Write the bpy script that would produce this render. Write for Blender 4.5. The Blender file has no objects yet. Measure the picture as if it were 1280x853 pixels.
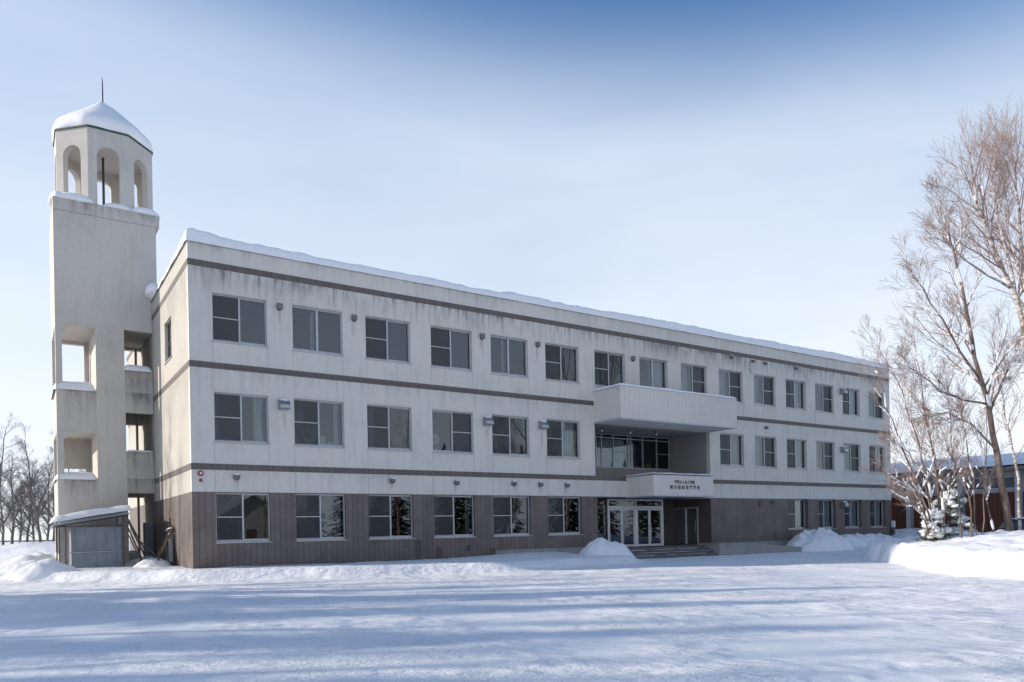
import bpy, math, random
from math import sin, cos, pi, radians, sqrt
from mathutils import Vector, Matrix, noise

scene = bpy.context.scene
COL = scene.collection
# ------------------------------------------------------------------ camera
YAW = 0.58338849
CAM = Vector((-5.349, -29.180, 1.5))
RT = Vector((cos(YAW), -sin(YAW), 0)); FW = Vector((sin(YAW), cos(YAW), 0)); UPV = Vector((0, 0, 1))
ROLL = -0.0189277; FPX = 938.68; HY = 237.28
cam_d = bpy.data.cameras.new('camera'); cam = bpy.data.objects.new('camera', cam_d); COL.objects.link(cam)
xr = RT * cos(ROLL) + UPV * sin(ROLL)
yu = UPV * cos(ROLL) - RT * sin(ROLL)
cam.matrix_world = Matrix(((xr.x, yu.x, -FW.x, CAM.x), (xr.y, yu.y, -FW.y, CAM.y), (xr.z, yu.z, -FW.z, CAM.z), (0, 0, 0, 1)))
cam_d.sensor_width = 36; cam_d.lens = FPX / 1280 * 36; cam_d.shift_y = HY / 1280
cam_d.clip_start = 0.1; cam_d.clip_end = 6000
scene.camera = cam

# ------------------------------------------------------------------ light
SUN_EL = 21.5
SUN_DIR = Vector((-cos(radians(30)) * cos(radians(SUN_EL)), sin(radians(30)) * cos(radians(SUN_EL)), sin(radians(SUN_EL))))
sun_d = bpy.data.lights.new('sun', 'SUN'); sun = bpy.data.objects.new('sun', sun_d); COL.objects.link(sun)
sun_d.energy = 2.4; sun_d.angle = radians(1.0); sun_d.color = (1.0, 0.90, 0.78)
sun.rotation_mode = 'QUATERNION'; sun.rotation_quaternion = SUN_DIR.to_track_quat('Z', 'Y'); sun.location = (-60, 40, 50)
world = bpy.data.worlds.new('World'); scene.world = world; world.use_nodes = True
wn, wl = world.node_tree.nodes, world.node_tree.links
bg = wn['Background']
sky = wn.new('ShaderNodeTexSky'); sky.sky_type = 'NISHITA'; sky.sun_disc = False
sky.sun_elevation = radians(SUN_EL); sky.sun_rotation = radians(-60); sky.air_density = 1.0; sky.dust_density = 0.6; sky.ozone_density = 3.5; sky.altitude = 100
# thin winter cirrus veil, thicker towards the horizon
tc = wn.new('ShaderNodeTexCoord'); sep = wn.new('ShaderNodeSeparateXYZ'); wl.new(tc.outputs['Generated'], sep.inputs[0])
mp = wn.new('ShaderNodeMapping'); mp.inputs['Scale'].default_value = (0.9, 2.6, 6.5); mp.inputs['Rotation'].default_value = (0.15, 0.25, 0.5)
wl.new(tc.outputs['Generated'], mp.inputs[0])
cn = wn.new('ShaderNodeTexNoise'); cn.inputs['Scale'].default_value = 1.3; cn.inputs['Detail'].default_value = 5; cn.inputs['Roughness'].default_value = 0.5; cn.inputs['Distortion'].default_value = 0.4
wl.new(mp.outputs[0], cn.inputs['Vector'])
cr = wn.new('ShaderNodeMapRange'); cr.inputs[1].default_value = 0.3; cr.inputs[2].default_value = 0.75; cr.inputs[3].default_value = 0.76; cr.inputs[4].default_value = 1.0
wl.new(cn.outputs[0], cr.inputs[0])
er = wn.new('ShaderNodeMapRange'); er.interpolation_type = 'SMOOTHSTEP'; er.inputs[1].default_value = 0.60; er.inputs[2].default_value = 0.45; er.inputs[3].default_value = 0.0; er.inputs[4].default_value = 0.97
dt = wn.new('ShaderNodeVectorMath'); dt.operation = 'DOT_PRODUCT'; dt.inputs[1].default_value = (0.10 * 0.8346, -0.10 * 0.5509, 1.0)
wl.new(tc.outputs['Generated'], dt.inputs[0]); wl.new(dt.outputs['Value'], er.inputs[0])
mul = wn.new('ShaderNodeMath'); mul.operation = 'MULTIPLY'; wl.new(cr.outputs[0], mul.inputs[0]); wl.new(er.outputs[0], mul.inputs[1])
mixw = wn.new('ShaderNodeMix'); mixw.data_type = 'RGBA'; 
wl.new(mul.outputs[0], mixw.inputs[0]); hs_ = wn.new('ShaderNodeHueSaturation'); hs_.inputs['Saturation'].default_value = 1.1; hs_.inputs['Value'].default_value = 0.66; wl.new(sky.outputs[0], hs_.inputs['Color']); wl.new(hs_.outputs[0], mixw.inputs[6]); wl.new(mixw.outputs[2], bg.inputs[0])
vc = wn.new('ShaderNodeMix'); vc.data_type = 'RGBA'; vc.inputs[6].default_value = (3.42, 3.56, 3.74, 1); vc.inputs[7].default_value = (2.22, 2.58, 3.14, 1)
vr = wn.new('ShaderNodeMapRange'); vr.inputs[1].default_value = 0.12; vr.inputs[2].default_value = 0.50; wl.new(sep.outputs[2], vr.inputs[0]); wl.new(vr.outputs[0], vc.inputs[0]); wl.new(vc.outputs[2], mixw.inputs[7])
bg.inputs['Strength'].default_value = 0.15
scene.view_settings.view_transform = 'Standard'; scene.view_settings.look = 'None'; scene.view_settings.gamma = 1.0
scene.view_settings.use_curve_mapping = False; scene.view_settings.exposure = 1.0
scene.render.engine = 'CYCLES'
scene.cycles.max_bounces = 6; scene.cycles.transparent_max_bounces = 8
try:
    scene.cycles.use_denoising = True
except Exception:
    pass

def W(px, py, dep):
    """a point of the place, from its bearing and its distance in metres ahead of the camera"""
    dx, dy = px - 640, py - 426.5 - HY
    c, s = cos(ROLL), sin(ROLL)
    r = c * dx + s * dy; d = -s * dx + c * dy
    return CAM + (RT * (r / FPX) + FW - UPV * (d / FPX)) * dep
def camxy(R, F):
    return CAM.x + RT.x * R + FW.x * F, CAM.y + RT.y * R + FW.y * F

# ------------------------------------------------------------------ materials
def new_mat(name, color=(0.5, 0.5, 0.5), rough=0.7, metal=0.0):
    m = bpy.data.materials.new(name); m.use_nodes = True
    b = m.node_tree.nodes['Principled BSDF']
    b.inputs['Base Color'].default_value = (*color, 1); b.inputs['Roughness'].default_value = rough; b.inputs['Metallic'].default_value = metal
    return m
class NT:
    def __init__(s, m): s.m = m; s.n = m.node_tree.nodes; s.l = m.node_tree.links; s.b = s.n['Principled BSDF']
    def node(s, t, **kw):
        x = s.n.new(t)
        for k, v in kw.items():
            if k.startswith('i'): x.inputs[int(k[1:])].default_value = v
            else: setattr(x, k, v)
        return x
    def math(s, op, a, b=None):
        x = s.n.new('ShaderNodeMath'); x.operation = op
        for i, v in enumerate((a, b)):
            if v is None: continue
            if isinstance(v, (int, float)): x.inputs[i].default_value = v
            else: s.l.new(v, x.inputs[i])
        return x.outputs[0]
    def rng(s, v, a, b, c, d, smooth=False):
        x = s.n.new('ShaderNodeMapRange'); s.l.new(v, x.inputs[0])
        if smooth: x.interpolation_type = 'SMOOTHSTEP'
        for i, q in enumerate((a, b, c, d)): x.inputs[i + 1].default_value = q
        return x.outputs[0]
    def noise(s, vec, scale, detail=4, rough=0.55, dist=0.0):
        x = s.n.new('ShaderNodeTexNoise'); x.inputs['Scale'].default_value = scale; x.inputs['Detail'].default_value = detail
        x.inputs['Roughness'].default_value = rough; x.inputs['Distortion'].default_value = dist
        if vec is not None: s.l.new(vec, x.inputs['Vector'])
        return x.outputs[0]
    def mix(s, f, a, b):
        x = s.n.new('ShaderNodeMix'); x.data_type = 'RGBA'
        if isinstance(f, (int, float)): x.inputs[0].default_value = f
        else: s.l.new(f, x.inputs[0])
        for i, v in ((6, a), (7, b)):
            if isinstance(v, tuple): x.inputs[i].default_value = (*v, 1)
            else: s.l.new(v, x.inputs[i])
        return x.outputs[2]
    def hz(s):
        """along-the-wall coordinate, height and raw position"""
        g = s.n.new('ShaderNodeNewGeometry'); sp = s.n.new('ShaderNodeSeparateXYZ'); s.l.new(g.outputs['Position'], sp.inputs[0])
        return s.math('ADD', sp.outputs[0], sp.outputs[1]), sp.outputs[2], g.outputs['Position']
    def comb(s, x, y, z=0.0):
        c = s.n.new('ShaderNodeCombineXYZ')
        for i, v in enumerate((x, y, z)):
            if isinstance(v, (int, float)): c.inputs[i].default_value = v
            else: s.l.new(v, c.inputs[i])
        return c.outputs[0]
    def bump(s, h, strength=0.3, dist=0.02):
        b = s.n.new('ShaderNodeBump'); b.inputs['Strength'].default_value = strength; b.inputs['Distance'].default_value = dist
        s.l.new(h, b.inputs['Height']); s.l.new(b.outputs[0], s.b.inputs['Normal'])
    def color(s, c): s.l.new(c, s.b.inputs['Base Color'])

def painted_concrete(name, base, dark, streak_zs, blotch=0.35, streak=0.8, warm=None):
    m = new_mat(name, base, 0.85); t = NT(m); h, z, pos = t.hz()
    blot = t.noise(pos, 0.45, 5, 0.62); fine = t.noise(pos, 6.0, 5, 0.7)
    sv = t.comb(t.math('MULTIPLY', h, 4.6), t.math('MULTIPLY', z, 0.45)); st = t.noise(sv, 1.0, 5, 0.65)
    sv2 = t.comb(t.math('MULTIPLY', h, 0.55), t.math('MULTIPLY', z, 0.5), 7.3); st2 = t.noise(sv2, 1.0, 3, 0.6)
    total = t.math('MULTIPLY', t.rng(blot, 0.45, 0.75, 0, 1, True), blotch)
    faint = t.math('MULTIPLY', t.rng(st, 0.5, 0.8, 0, 1), 0.28)
    total = t.math('ADD', total, faint)
    for (ztop, length, amt) in streak_zs:
        below = t.rng(z, ztop - length, ztop, 0, 1); above = t.math('LESS_THAN', z, ztop + 0.004)
        mask = t.math('MULTIPLY', t.math('MULTIPLY', below, below), above)
        thr = t.math('ADD', t.math('MULTIPLY', t.rng(st, 0.38, 0.68, 0, 1, True), 0.75), t.math('MULTIPLY', t.rng(st2, 0.4, 0.65, 0, 1, True), 0.6))
        total = t.math('ADD', total, t.math('MULTIPLY', t.math('MULTIPLY', mask, thr), amt))
    total = t.math('MINIMUM', t.math('MULTIPLY', total, streak), 0.85)
    c = t.mix(t.rng(fine, 0.3, 0.7, 0, 1), tuple(b * 0.96 for b in base), tuple(min(1, b * 1.04) for b in base))
    t.color(t.mix(total, c, dark)); t.bump(fine, 0.12, 0.01)
    return m

M = {}
M['wall'] = painted_concrete('painted_wall', (0.66, 0.637, 0.592), (0.16, 0.155, 0.147), [(11.42, 1.3, 1.15), (7.71, 0.8, 0.28), (12.3, 0.5, 0.35), (3.96, 0.6, 0.2)], blotch=0.18)
M['tower'] = painted_concrete('tower_concrete', (0.60, 0.565, 0.515), (0.20, 0.19, 0.17), [(16.3, 1.0, 0.9), (19.7, 0.9, 0.25)], blotch=0.22)
M['tower_stained'] = painted_concrete('stained_tower_concrete', (0.57, 0.535, 0.485), (0.18, 0.17, 0.155), [(8.07, 1.7, 0.8), (4.18, 1.5, 0.7), (9.13, 1.9, 0.95), (5.41, 1.9, 0.95)], blotch=0.55)
M['sun_dimmed_end'] = painted_concrete('weathered_sun_dimmed_paint', (0.49, 0.465, 0.41), (0.19, 0.18, 0.155), [(11.42, 2.6, 0.7), (7.71, 2.4, 0.55), (3.96, 0.8, 0.4)], blotch=0.32)  # same paint as the front, base colour darkened against sun glare; streaks are weathering
M['plain_wall'] = painted_concrete('cladding', (0.67, 0.645, 0.60), (0.33, 0.315, 0.295), [(8.4, 0.5, 0.3), (4.2, 0.3, 0.3)], blotch=0.15)
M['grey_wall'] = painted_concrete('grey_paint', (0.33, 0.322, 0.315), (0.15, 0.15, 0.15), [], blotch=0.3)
M['concrete'] = painted_concrete('bare_concrete', (0.30, 0.30, 0.29), (0.13, 0.13, 0.125), [(0.72, 0.5, 0.9)], blotch=0.7)
M['step'] = painted_concrete('step_tile', (0.13, 0.12, 0.12), (0.06, 0.06, 0.06), [], blotch=0.6)
def tile_mat():
    m = new_mat('wall_tile', rough=0.6); t = NT(m); h, z, pos = t.hz()
    br = t.node('ShaderNodeTexBrick'); br.offset = 0.0; br.squash = 1.0
    br.inputs['Color1'].default_value = (0.172, 0.137, 0.121, 1); br.inputs['Color2'].default_value = (0.142, 0.114, 0.102, 1); br.inputs['Mortar'].default_value = (0.055, 0.048, 0.046, 1)
    br.inputs['Scale'].default_value = 1.0; br.inputs['Mortar Size'].default_value = 0.010; br.inputs['Brick Width'].default_value = 0.227; br.inputs['Row Height'].default_value = 50.0
    t.l.new(t.comb(h, z), br.inputs['Vector'])
    v = t.rng(t.noise(pos, 0.8, 4), 0.3, 0.7, 0.80, 1.18)
    cell = t.node('ShaderNodeTexWhiteNoise', noise_dimensions='2D'); t.l.new(t.comb(t.math('FLOOR', t.math('DIVIDE', h, 0.227)), t.math('FLOOR', t.math('DIVIDE', z, 0.068))), cell.inputs['Vector'])
    v = t.math('MULTIPLY', v, t.rng(cell.outputs['Value'], 0, 1, 0.92, 1.08))
    v = t.math('MULTIPLY', v, t.math('SUBTRACT', 1.0, t.math('MULTIPLY', t.math('LESS_THAN', t.math('FRACT', t.math('DIVIDE', z, 0.068)), 0.14), 0.14)))
    v = t.math('MULTIPLY', v, t.rng(t.math('ADD', z, t.math('MULTIPLY', t.noise(pos, 1.4, 4), 0.7)), 0.6, 1.3, 0.80, 1.0))
    mx = t.node('ShaderNodeMix', data_type='RGBA', blend_type='MULTIPLY'); mx.inputs[0].default_value = 1
    t.l.new(br.outputs[0], mx.inputs[6]); t.l.new(t.comb(v, v, v), mx.inputs[7]); t.color(mx.outputs[2]); return m
M['tile'] = tile_mat()
def band_mat():
    m = new_mat('band_tile', rough=0.6); t = NT(m); h, z, pos = t.hz()
    br = t.node('ShaderNodeTexBrick'); br.offset = 0.0
    br.inputs['Color1'].default_value = (0.165, 0.132, 0.120, 1); br.inputs['Color2'].default_value = (0.118, 0.10, 0.094, 1); br.inputs['Mortar'].default_value = (0.06, 0.055, 0.053, 1)
    br.inputs['Scale'].default_value = 1.0; br.inputs['Mortar Size'].default_value = 0.008; br.inputs['Brick Width'].default_value = 0.075; br.inputs['Row Height'].default_value = 0.6
    t.l.new(t.comb(h, z), br.inputs['Vector']); t.color(br.outputs[0]); return m
M['band'] = band_mat()
M['stain'] = new_mat('rust_stain', (0.40, 0.375, 0.345), 0.9); M['patch'] = new_mat('patched_tile', (0.085, 0.067, 0.060), 0.7)
M['joint'] = new_mat('joint_sealant', (0.36, 0.355, 0.35), 0.9)
def speckle(name, a, b, scale, rough=0.6, metal=0.0):
    m = new_mat(name, a, rough, metal); t = NT(m); _, _, pos = t.hz()
    t.color(t.mix(t.rng(t.noise(pos, scale, 4), 0.3, 0.7, 0, 1), a, b)); return m
M['alu'] = speckle('aluminium', (0.50, 0.52, 0.54), (0.42, 0.44, 0.46), 9, 0.45, 0.25)
M['white_frame'] = speckle('door_frame_white', (0.62, 0.64, 0.64), (0.55, 0.57, 0.57), 9, 0.45, 0.1)
M['dark_frame'] = speckle('dark_frame', (0.06, 0.06, 0.065), (0.045, 0.045, 0.05), 9, 0.5)
M['steel'] = speckle('stainless_hood', (0.42, 0.43, 0.44), (0.30, 0.31, 0.32), 6, 0.3, 0.8)
M['vent'] = speckle('vent_cap', (0.20, 0.20, 0.205), (0.13, 0.13, 0.13), 12, 0.5, 0.3)
M['rust_pipe'] = speckle('weathered_pipe', (0.16, 0.15, 0.14), (0.09, 0.07, 0.055), 14, 0.6, 0.3)
M['wood'] = speckle('weathered_wood', (0.13, 0.08, 0.05), (0.07, 0.05, 0.035), 10, 0.85)
M['redbrown'] = speckle('red_brown_boards', (0.13, 0.032, 0.014), (0.08, 0.022, 0.012), 5, 0.7)
M['green_trim'] = speckle('green_copper_trim', (0.05, 0.10, 0.085), (0.035, 0.07, 0.06), 9, 0.6)
M['red'] = speckle('red_enamel', (0.34, 0.045, 0.055), (0.28, 0.04, 0.05), 9, 0.4)
M['white_plastic'] = speckle('white_plastic', (0.7, 0.71, 0.72), (0.62, 0.63, 0.64), 9, 0.5)
M['teal'] = speckle('teal_plastic', (0.08, 0.34, 0.38), (0.07, 0.3, 0.34), 9, 0.5)
M['orange'] = speckle('orange_wicker', (0.5, 0.16, 0.06), (0.4, 0.12, 0.05), 20, 0.7)
M['yellow'] = speckle('yellow_plastic', (0.6, 0.42, 0.03), (0.5, 0.36, 0.03), 9, 0.5)
M['pink'] = speckle('pink_plastic', (0.5, 0.18, 0.18), (0.4, 0.14, 0.14), 9, 0.6)
M['blue'] = speckle('blue_plastic', (0.02, 0.12, 0.35), (0.02, 0.09, 0.28), 9, 0.5)
M['car'] = speckle('dark_blue_paint', (0.015, 0.03, 0.055), (0.02, 0.035, 0.06), 3, 0.25, 0.3)
M['rubber'] = speckle('rubber', (0.02, 0.02, 0.02), (0.03, 0.03, 0.03), 9, 0.8)
M['letter'] = speckle('dark_letter', (0.035, 0.033, 0.032), (0.05, 0.045, 0.045), 9, 0.4)
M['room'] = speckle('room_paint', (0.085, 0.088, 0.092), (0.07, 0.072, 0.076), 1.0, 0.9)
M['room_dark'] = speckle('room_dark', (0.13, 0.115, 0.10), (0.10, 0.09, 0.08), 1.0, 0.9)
M['lampglow'] = speckle('lamp_glass', (0.8, 0.8, 0.78), (0.75, 0.75, 0.73), 9, 0.3)
def corrugated():
    m = new_mat('corrugated_sheet', (0.25, 0.29, 0.33), 0.5, 0.3); t = NT(m); h, z, pos = t.hz()
    t.color(t.mix(t.rng(t.noise(pos, 2.5, 4), 0.35, 0.7, 0, 1), (0.25, 0.29, 0.34), (0.18, 0.21, 0.25))); return m
M['sheet'] = corrugated()
def curtain_mat(name, c):
    m = new_mat(name, c, 0.95); t = NT(m); _, _, pos = t.hz()
    t.color(t.mix(t.rng(t.noise(pos, 1.5, 3), 0.3, 0.7, 0, 1), c, tuple(x * 0.85 for x in c)))
    t.b.inputs['Transmission Weight'].default_value = 0.0; return m
M['curtain'] = curtain_mat('pale_curtain', (0.86, 0.87, 0.88)); M['curtain_grey'] = curtain_mat('grey_curtain', (0.34, 0.33, 0.35)); M['blind'] = curtain_mat('blind', (0.66, 0.72, 0.75))
def glass_mat(name, tint, ior):
    m = bpy.data.materials.new(name); m.use_nodes = True; n, l = m.node_tree.nodes, m.node_tree.links
    n.remove(n['Principled BSDF']); out = n['Material Output']
    fr = n.new('ShaderNodeFresnel'); fr.inputs[0].default_value = ior
    tr = n.new('ShaderNodeBsdfTransparent'); tr.inputs[0].default_value = (*tint, 1)
    gl = n.new('ShaderNodeBsdfGlossy'); gl.inputs['Roughness'].default_value = 0.0; gl.inputs[0].default_value = (0.82, 0.92, 1, 1)
    g = n.new('ShaderNodeNewGeometry'); nz = n.new('ShaderNodeTexNoise'); nz.inputs['Scale'].default_value = 0.9; nz.inputs['Detail'].default_value = 1
    l.new(g.outputs['Position'], nz.inputs['Vector']); bp = n.new('ShaderNodeBump'); bp.inputs['Strength'].default_value = 0.03; bp.inputs['Distance'].default_value = 0.03
    l.new(nz.outputs[0], bp.inputs['Height']); l.new(bp.outputs[0], gl.inputs['Normal'])
    mx = n.new('ShaderNodeMixShader'); l.new(fr.outputs[0], mx.inputs[0]); l.new(tr.outputs[0], mx.inputs[1]); l.new(gl.outputs[0], mx.inputs[2]); l.new(mx.outputs[0], out.inputs[0])
    return m
M['glass'] = glass_mat('window_glass', (0.60, 0.66, 0.69), 2.0)
M['door_glass'] = glass_mat('door_glass', (0.55, 0.58, 0.58), 1.9)
def screen_mat():
    m = bpy.data.materials.new('fly_screen'); m.use_nodes = True; n, l = m.node_tree.nodes, m.node_tree.links
    b = n['Principled BSDF']; b.inputs['Base Color'].default_value = (0.075, 0.077, 0.085, 1); b.inputs['Roughness'].default_value = 0.8
    tr = n.new('ShaderNodeBsdfTransparent'); mx = n.new('ShaderNodeMixShader'); mx.inputs[0].default_value = 0.5
    l.new(tr.outputs[0], mx.inputs[1]); l.new(b.outputs[0], mx.inputs[2]); l.new(mx.outputs[0], n['Material Output'].inputs[0]); return m
M['screen'] = screen_mat()

def snow_mat(name, tracks):
    m = new_mat(name, (0.90, 0.905, 0.915), 0.55); t = NT(m); h, z, pos = t.hz()
    b = t.b; b.inputs['Specular IOR Level'].default_value = 0.25
    f1 = t.noise(pos, 3.0, 6, 0.62); f2 = t.noise(pos, 26.0, 4, 0.6)
    f3 = t.noise(pos, 9.0, 5, 0.65)
    hh = t.math('ADD', t.math('ADD', t.math('MULTIPLY', f1, 0.8), t.math('MULTIPLY', f3, 0.55)), t.math('MULTIPLY', f2, 0.25))
    if tracks:
        mp = t.node('ShaderNodeMapping'); mp.inputs['Rotation'].default_value = (0, 0, radians(3)); mp.inputs['Scale'].default_value = (0.16, 2.1, 1)
        t.l.new(pos, mp.inputs[0]); tr = t.noise(mp.outputs[0], 1.6, 5, 0.6, 0.15)
        mp2 = t.node('ShaderNodeMapping'); mp2.inputs['Rotation'].default_value = (0, 0, radians(34)); mp2.inputs['Scale'].default_value = (0.2, 2.6, 1)
        t.l.new(pos, mp2.inputs[0]); tr2 = t.noise(mp2.outputs[0], 1.3, 5, 0.6, 0.2)
        hh = t.math('ADD', hh, t.math('ADD', t.math('MULTIPLY', tr, 1.3), t.math('MULTIPLY', tr2, 0.7)))
        v = t.rng(t.noise(mp.outputs[0], 0.9, 4), 0.35, 0.7, 0, 1)
        t.color(t.mix(v, (0.91, 0.915, 0.925), (0.84, 0.85, 0.865)))
        patch = t.rng(t.noise(pos, 0.28, 4, 0.6), 0.38, 0.62, 0.18, 1.0, True)
        t.bump(t.math('MULTIPLY', hh, patch), 0.9, 0.075)
    else:
        t.bump(hh, 0.5, 0.05)
    return m
M['snow'] = snow_mat('snow', False); M['snow_lot'] = snow_mat('packed_snow', True)
def bark(name, a, b, scale, stretch, snow=True):
    m = new_mat(name, a, 0.9); t = NT(m); _, _, pos = t.hz()
    mp = t.node('ShaderNodeMapping'); mp.inputs['Scale'].default_value = stretch; t.l.new(pos, mp.inputs[0])
    t.color(t.mix(t.rng(t.noise(mp.outputs[0], scale, 4), 0.42, 0.6, 0, 1), a, b)); return m
M['bark_brown'] = bark('brown_bark', (0.12, 0.085, 0.068), (0.24, 0.18, 0.15), 4, (1, 1, 0.4))
M['bark_twig'] = bark('twig_bark', (0.26, 0.185, 0.165), (0.36, 0.28, 0.255), 6, (1, 1, 1))
M['bark_birch'] = bark('birch_bark', (0.62, 0.57, 0.52), (0.20, 0.15, 0.13), 3, (1, 1, 2.5))
M['bark_grey'] = bark('grey_bark', (0.13, 0.115, 0.115), (0.20, 0.18, 0.175), 4, (1, 1, 0.5))
M['needle'] = bark('needles', (0.035, 0.06, 0.04), (0.07, 0.09, 0.055), 2, (1, 1, 1))

# ------------------------------------------------------------------ mesh helpers
class MB:
    def __init__(s): s.v = []; s.f = []; s.m = []; s.mi = 0
    def face(s, *pts):
        i = len(s.v); s.v += [tuple(p) for p in pts]; s.f.append(tuple(range(i, i + len(pts)))); s.m.append(s.mi)
    def box(s, x0, x1, y0, y1, z0, z1):
        i = len(s.v)
        s.v += [(x0, y0, z0), (x1, y0, z0), (x1, y1, z0), (x0, y1, z0), (x0, y0, z1), (x1, y0, z1), (x1, y1, z1), (x0, y1, z1)]
        for q in ((0, 3, 2, 1), (4, 5, 6, 7), (0, 1, 5, 4), (1, 2, 6, 5), (2, 3, 7, 6), (3, 0, 4, 7)):
            s.f.append(tuple(i + k for k in q)); s.m.append(s.mi)
        return s
    def tube(s, pts, rad, sides=6, cap=True, squash=None):
        n = len(pts); pts = [Vector(p) for p in pts]
        if isinstance(rad, (int, float)): rad = [rad] * n
        i0 = len(s.v); ref = None
        for k in range(n):
            d = (pts[min(k + 1, n - 1)] - pts[max(k - 1, 0)])
            if d.length < 1e-9: d = Vector((0, 0, 1))
            d.normalize()
            if ref is None: ref = Vector((1, 0, 0)) if abs(d.x) < 0.8 else Vector((0, 1, 0))
            a = (ref - d * ref.dot(d)).normalized(); b = d.cross(a); ref = a
            for j in range(sides):
                t = 2 * pi * j / sides; s.v.append(tuple(pts[k] + (a * cos(t) + b * sin(t)) * rad[k]))
        for k in range(n - 1):
            for j in range(sides):
                j2 = (j + 1) % sides
                s.f.append((i0 + k * sides + j, i0 + k * sides + j2, i0 + (k + 1) * sides + j2, i0 + (k + 1) * sides + j)); s.m.append(s.mi)
        if cap and sides > 3:
            s.f.append(tuple(i0 + j for j in reversed(range(sides)))); s.m.append(s.mi)
            s.f.append(tuple(i0 + (n - 1) * sides + j for j in range(sides))); s.m.append(s.mi)
    def blob(s, c, r, seed=0, nu=14, nv=9, amp=0.15, freq=1.6, flat=None):
        """lumpy ellipsoid; flat = cut everything below centre z by this factor"""
        i0 = len(s.v); c = Vector(c)
        for a in range(nv + 1):
            th = pi * a / nv
            for b in range(nu):
                ph = 2 * pi * b / nu; d = Vector((sin(th) * cos(ph), sin(th) * sin(ph), cos(th)))
                k = 1 + amp * noise.fractal(d * freq + Vector((seed * 7.1, seed * 3.3, seed)), 1.0, 2.0, 3)
                p = Vector((d.x * r[0], d.y * r[1], d.z * r[2])) * k
                if flat is not None and p.z < 0: p.z *= flat
                s.v.append(tuple(c + p))
        for a in range(nv):
            for b in range(nu):
                b2 = (b + 1) % nu
                s.f.append((i0 + a * nu + b, i0 + (a + 1) * nu + b, i0 + (a + 1) * nu + b2, i0 + a * nu + b2)); s.m.append(s.mi)
    def grid(s, P, closed=False):
        i0 = len(s.v); R = len(P); Cn = len(P[0])
        for row in P: s.v += [tuple(p) for p in row]
        for a in range(R - 1):
            for b in range(Cn if closed else Cn - 1):
                b2 = (b + 1) % Cn
                s.f.append((i0 + a * Cn + b, i0 + a * Cn + b2, i0 + (a + 1) * Cn + b2, i0 + (a + 1) * Cn + b)); s.m.append(s.mi)
    def build(s, name, mats, parent=None, smooth=False, bevel=0):
        base = Vector((0, 0, 0))
        q = parent
        while q is not None: base += Vector(q.location); q = q.parent
        me = bpy.data.meshes.new(name)
        me.from_pydata([(v[0] - base.x, v[1] - base.y, v[2] - base.z) for v in s.v], [], s.f)
        if not isinstance(mats, (list, tuple)): mats = [mats]
        for m in mats: me.materials.append(m)
        me.polygons.foreach_set('material_index', s.m)
        if smooth: me.polygons.foreach_set('use_smooth', [True] * len(s.f))
        me.update()
        o = bpy.data.objects.new(name, me); COL.objects.link(o)
        if parent is not None: o.parent = parent
        if bevel:
            bm = o.modifiers.new('bevel', 'BEVEL'); bm.width = bevel; bm.segments = 2; bm.limit_method = 'ANGLE'
        return o
def tag(o, label=None, cat=None, group=None, kind=None):
    if label: o['label'] = label
    if cat: o['category'] = cat
    if group: o['group'] = group
    if kind: o['kind'] = kind
    return o
def thing(name, loc, label, cat, group=None):
    o = bpy.data.objects.new(name, None); COL.objects.link(o); o.location = loc; o.empty_display_size = 0.2
    return tag(o, label, cat, group)

def wall(mb, axis, pos, a0, a1, z0, z1, holes, thick, cuts=(), matf=None, sign=1):
    """wall in the plane axis=pos running a0..a1, with rectangular holes (a0,a1,z0,z1); thickness grows along sign*axis"""
    A = sorted(set([a0, a1] + [h[0] for h in holes if a0 < h[0] < a1] + [h[1] for h in holes if a0 < h[1] < a1]))
    Z = sorted(set([z0, z1] + [c for c in cuts if z0 < c < z1] + [h[2] for h in holes if z0 < h[2] < z1] + [h[3] for h in holes if z0 < h[3] < z1]))
    def P(a, z, d):
        return (a, pos + sign * d, z) if axis == 'y' else (pos + sign * d, a, z)
    def solid(i, j):
        if i < 0 or j < 0 or i >= len(A) - 1 or j >= len(Z) - 1: return False
        a, z = (A[i] + A[i + 1]) / 2, (Z[j] + Z[j + 1]) / 2
        return not any(h[0] < a < h[1] and h[2] < z < h[3] for h in holes)
    for i in range(len(A) - 1):
        for j in range(len(Z) - 1):
            if not solid(i, j): continue
            mb.mi = matf((A[i] + A[i + 1]) / 2, (Z[j] + Z[j + 1]) / 2) if matf else 0
            b0, b1, c0, c1 = A[i], A[i + 1], Z[j], Z[j + 1]
            mb.face(P(b0, c0, 0), P(b1, c0, 0), P(b1, c1, 0), P(b0, c1, 0))
            mb.face(P(b0, c0, thick), P(b0, c1, thick), P(b1, c1, thick), P(b1, c0, thick))
            if not solid(i - 1, j): mb.face(P(b0, c0, 0), P(b0, c1, 0), P(b0, c1, thick), P(b0, c0, thick))
            if not solid(i + 1, j): mb.face(P(b1, c0, 0), P(b1, c0, thick), P(b1, c1, thick), P(b1, c1, 0))
            if not solid(i, j - 1): mb.face(P(b0, c0, 0), P(b0, c0, thick), P(b1, c0, thick), P(b1, c0, 0))
            if not solid(i, j + 1): mb.face(P(b0, c1, 0), P(b1, c1, 0), P(b1, c1, thick), P(b0, c1, thick))
    mb.mi = 0

def sstep(a, b, x):
    t = max(0.0, min(1.0, (x - a) / (b - a))); return t * t * (3 - 2 * t)
def fnoise(x, y, s, o=4, seed=0.0):
    return noise.fractal(Vector((x * s, y * s, seed)), 0.9, 2.0, o)

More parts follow.
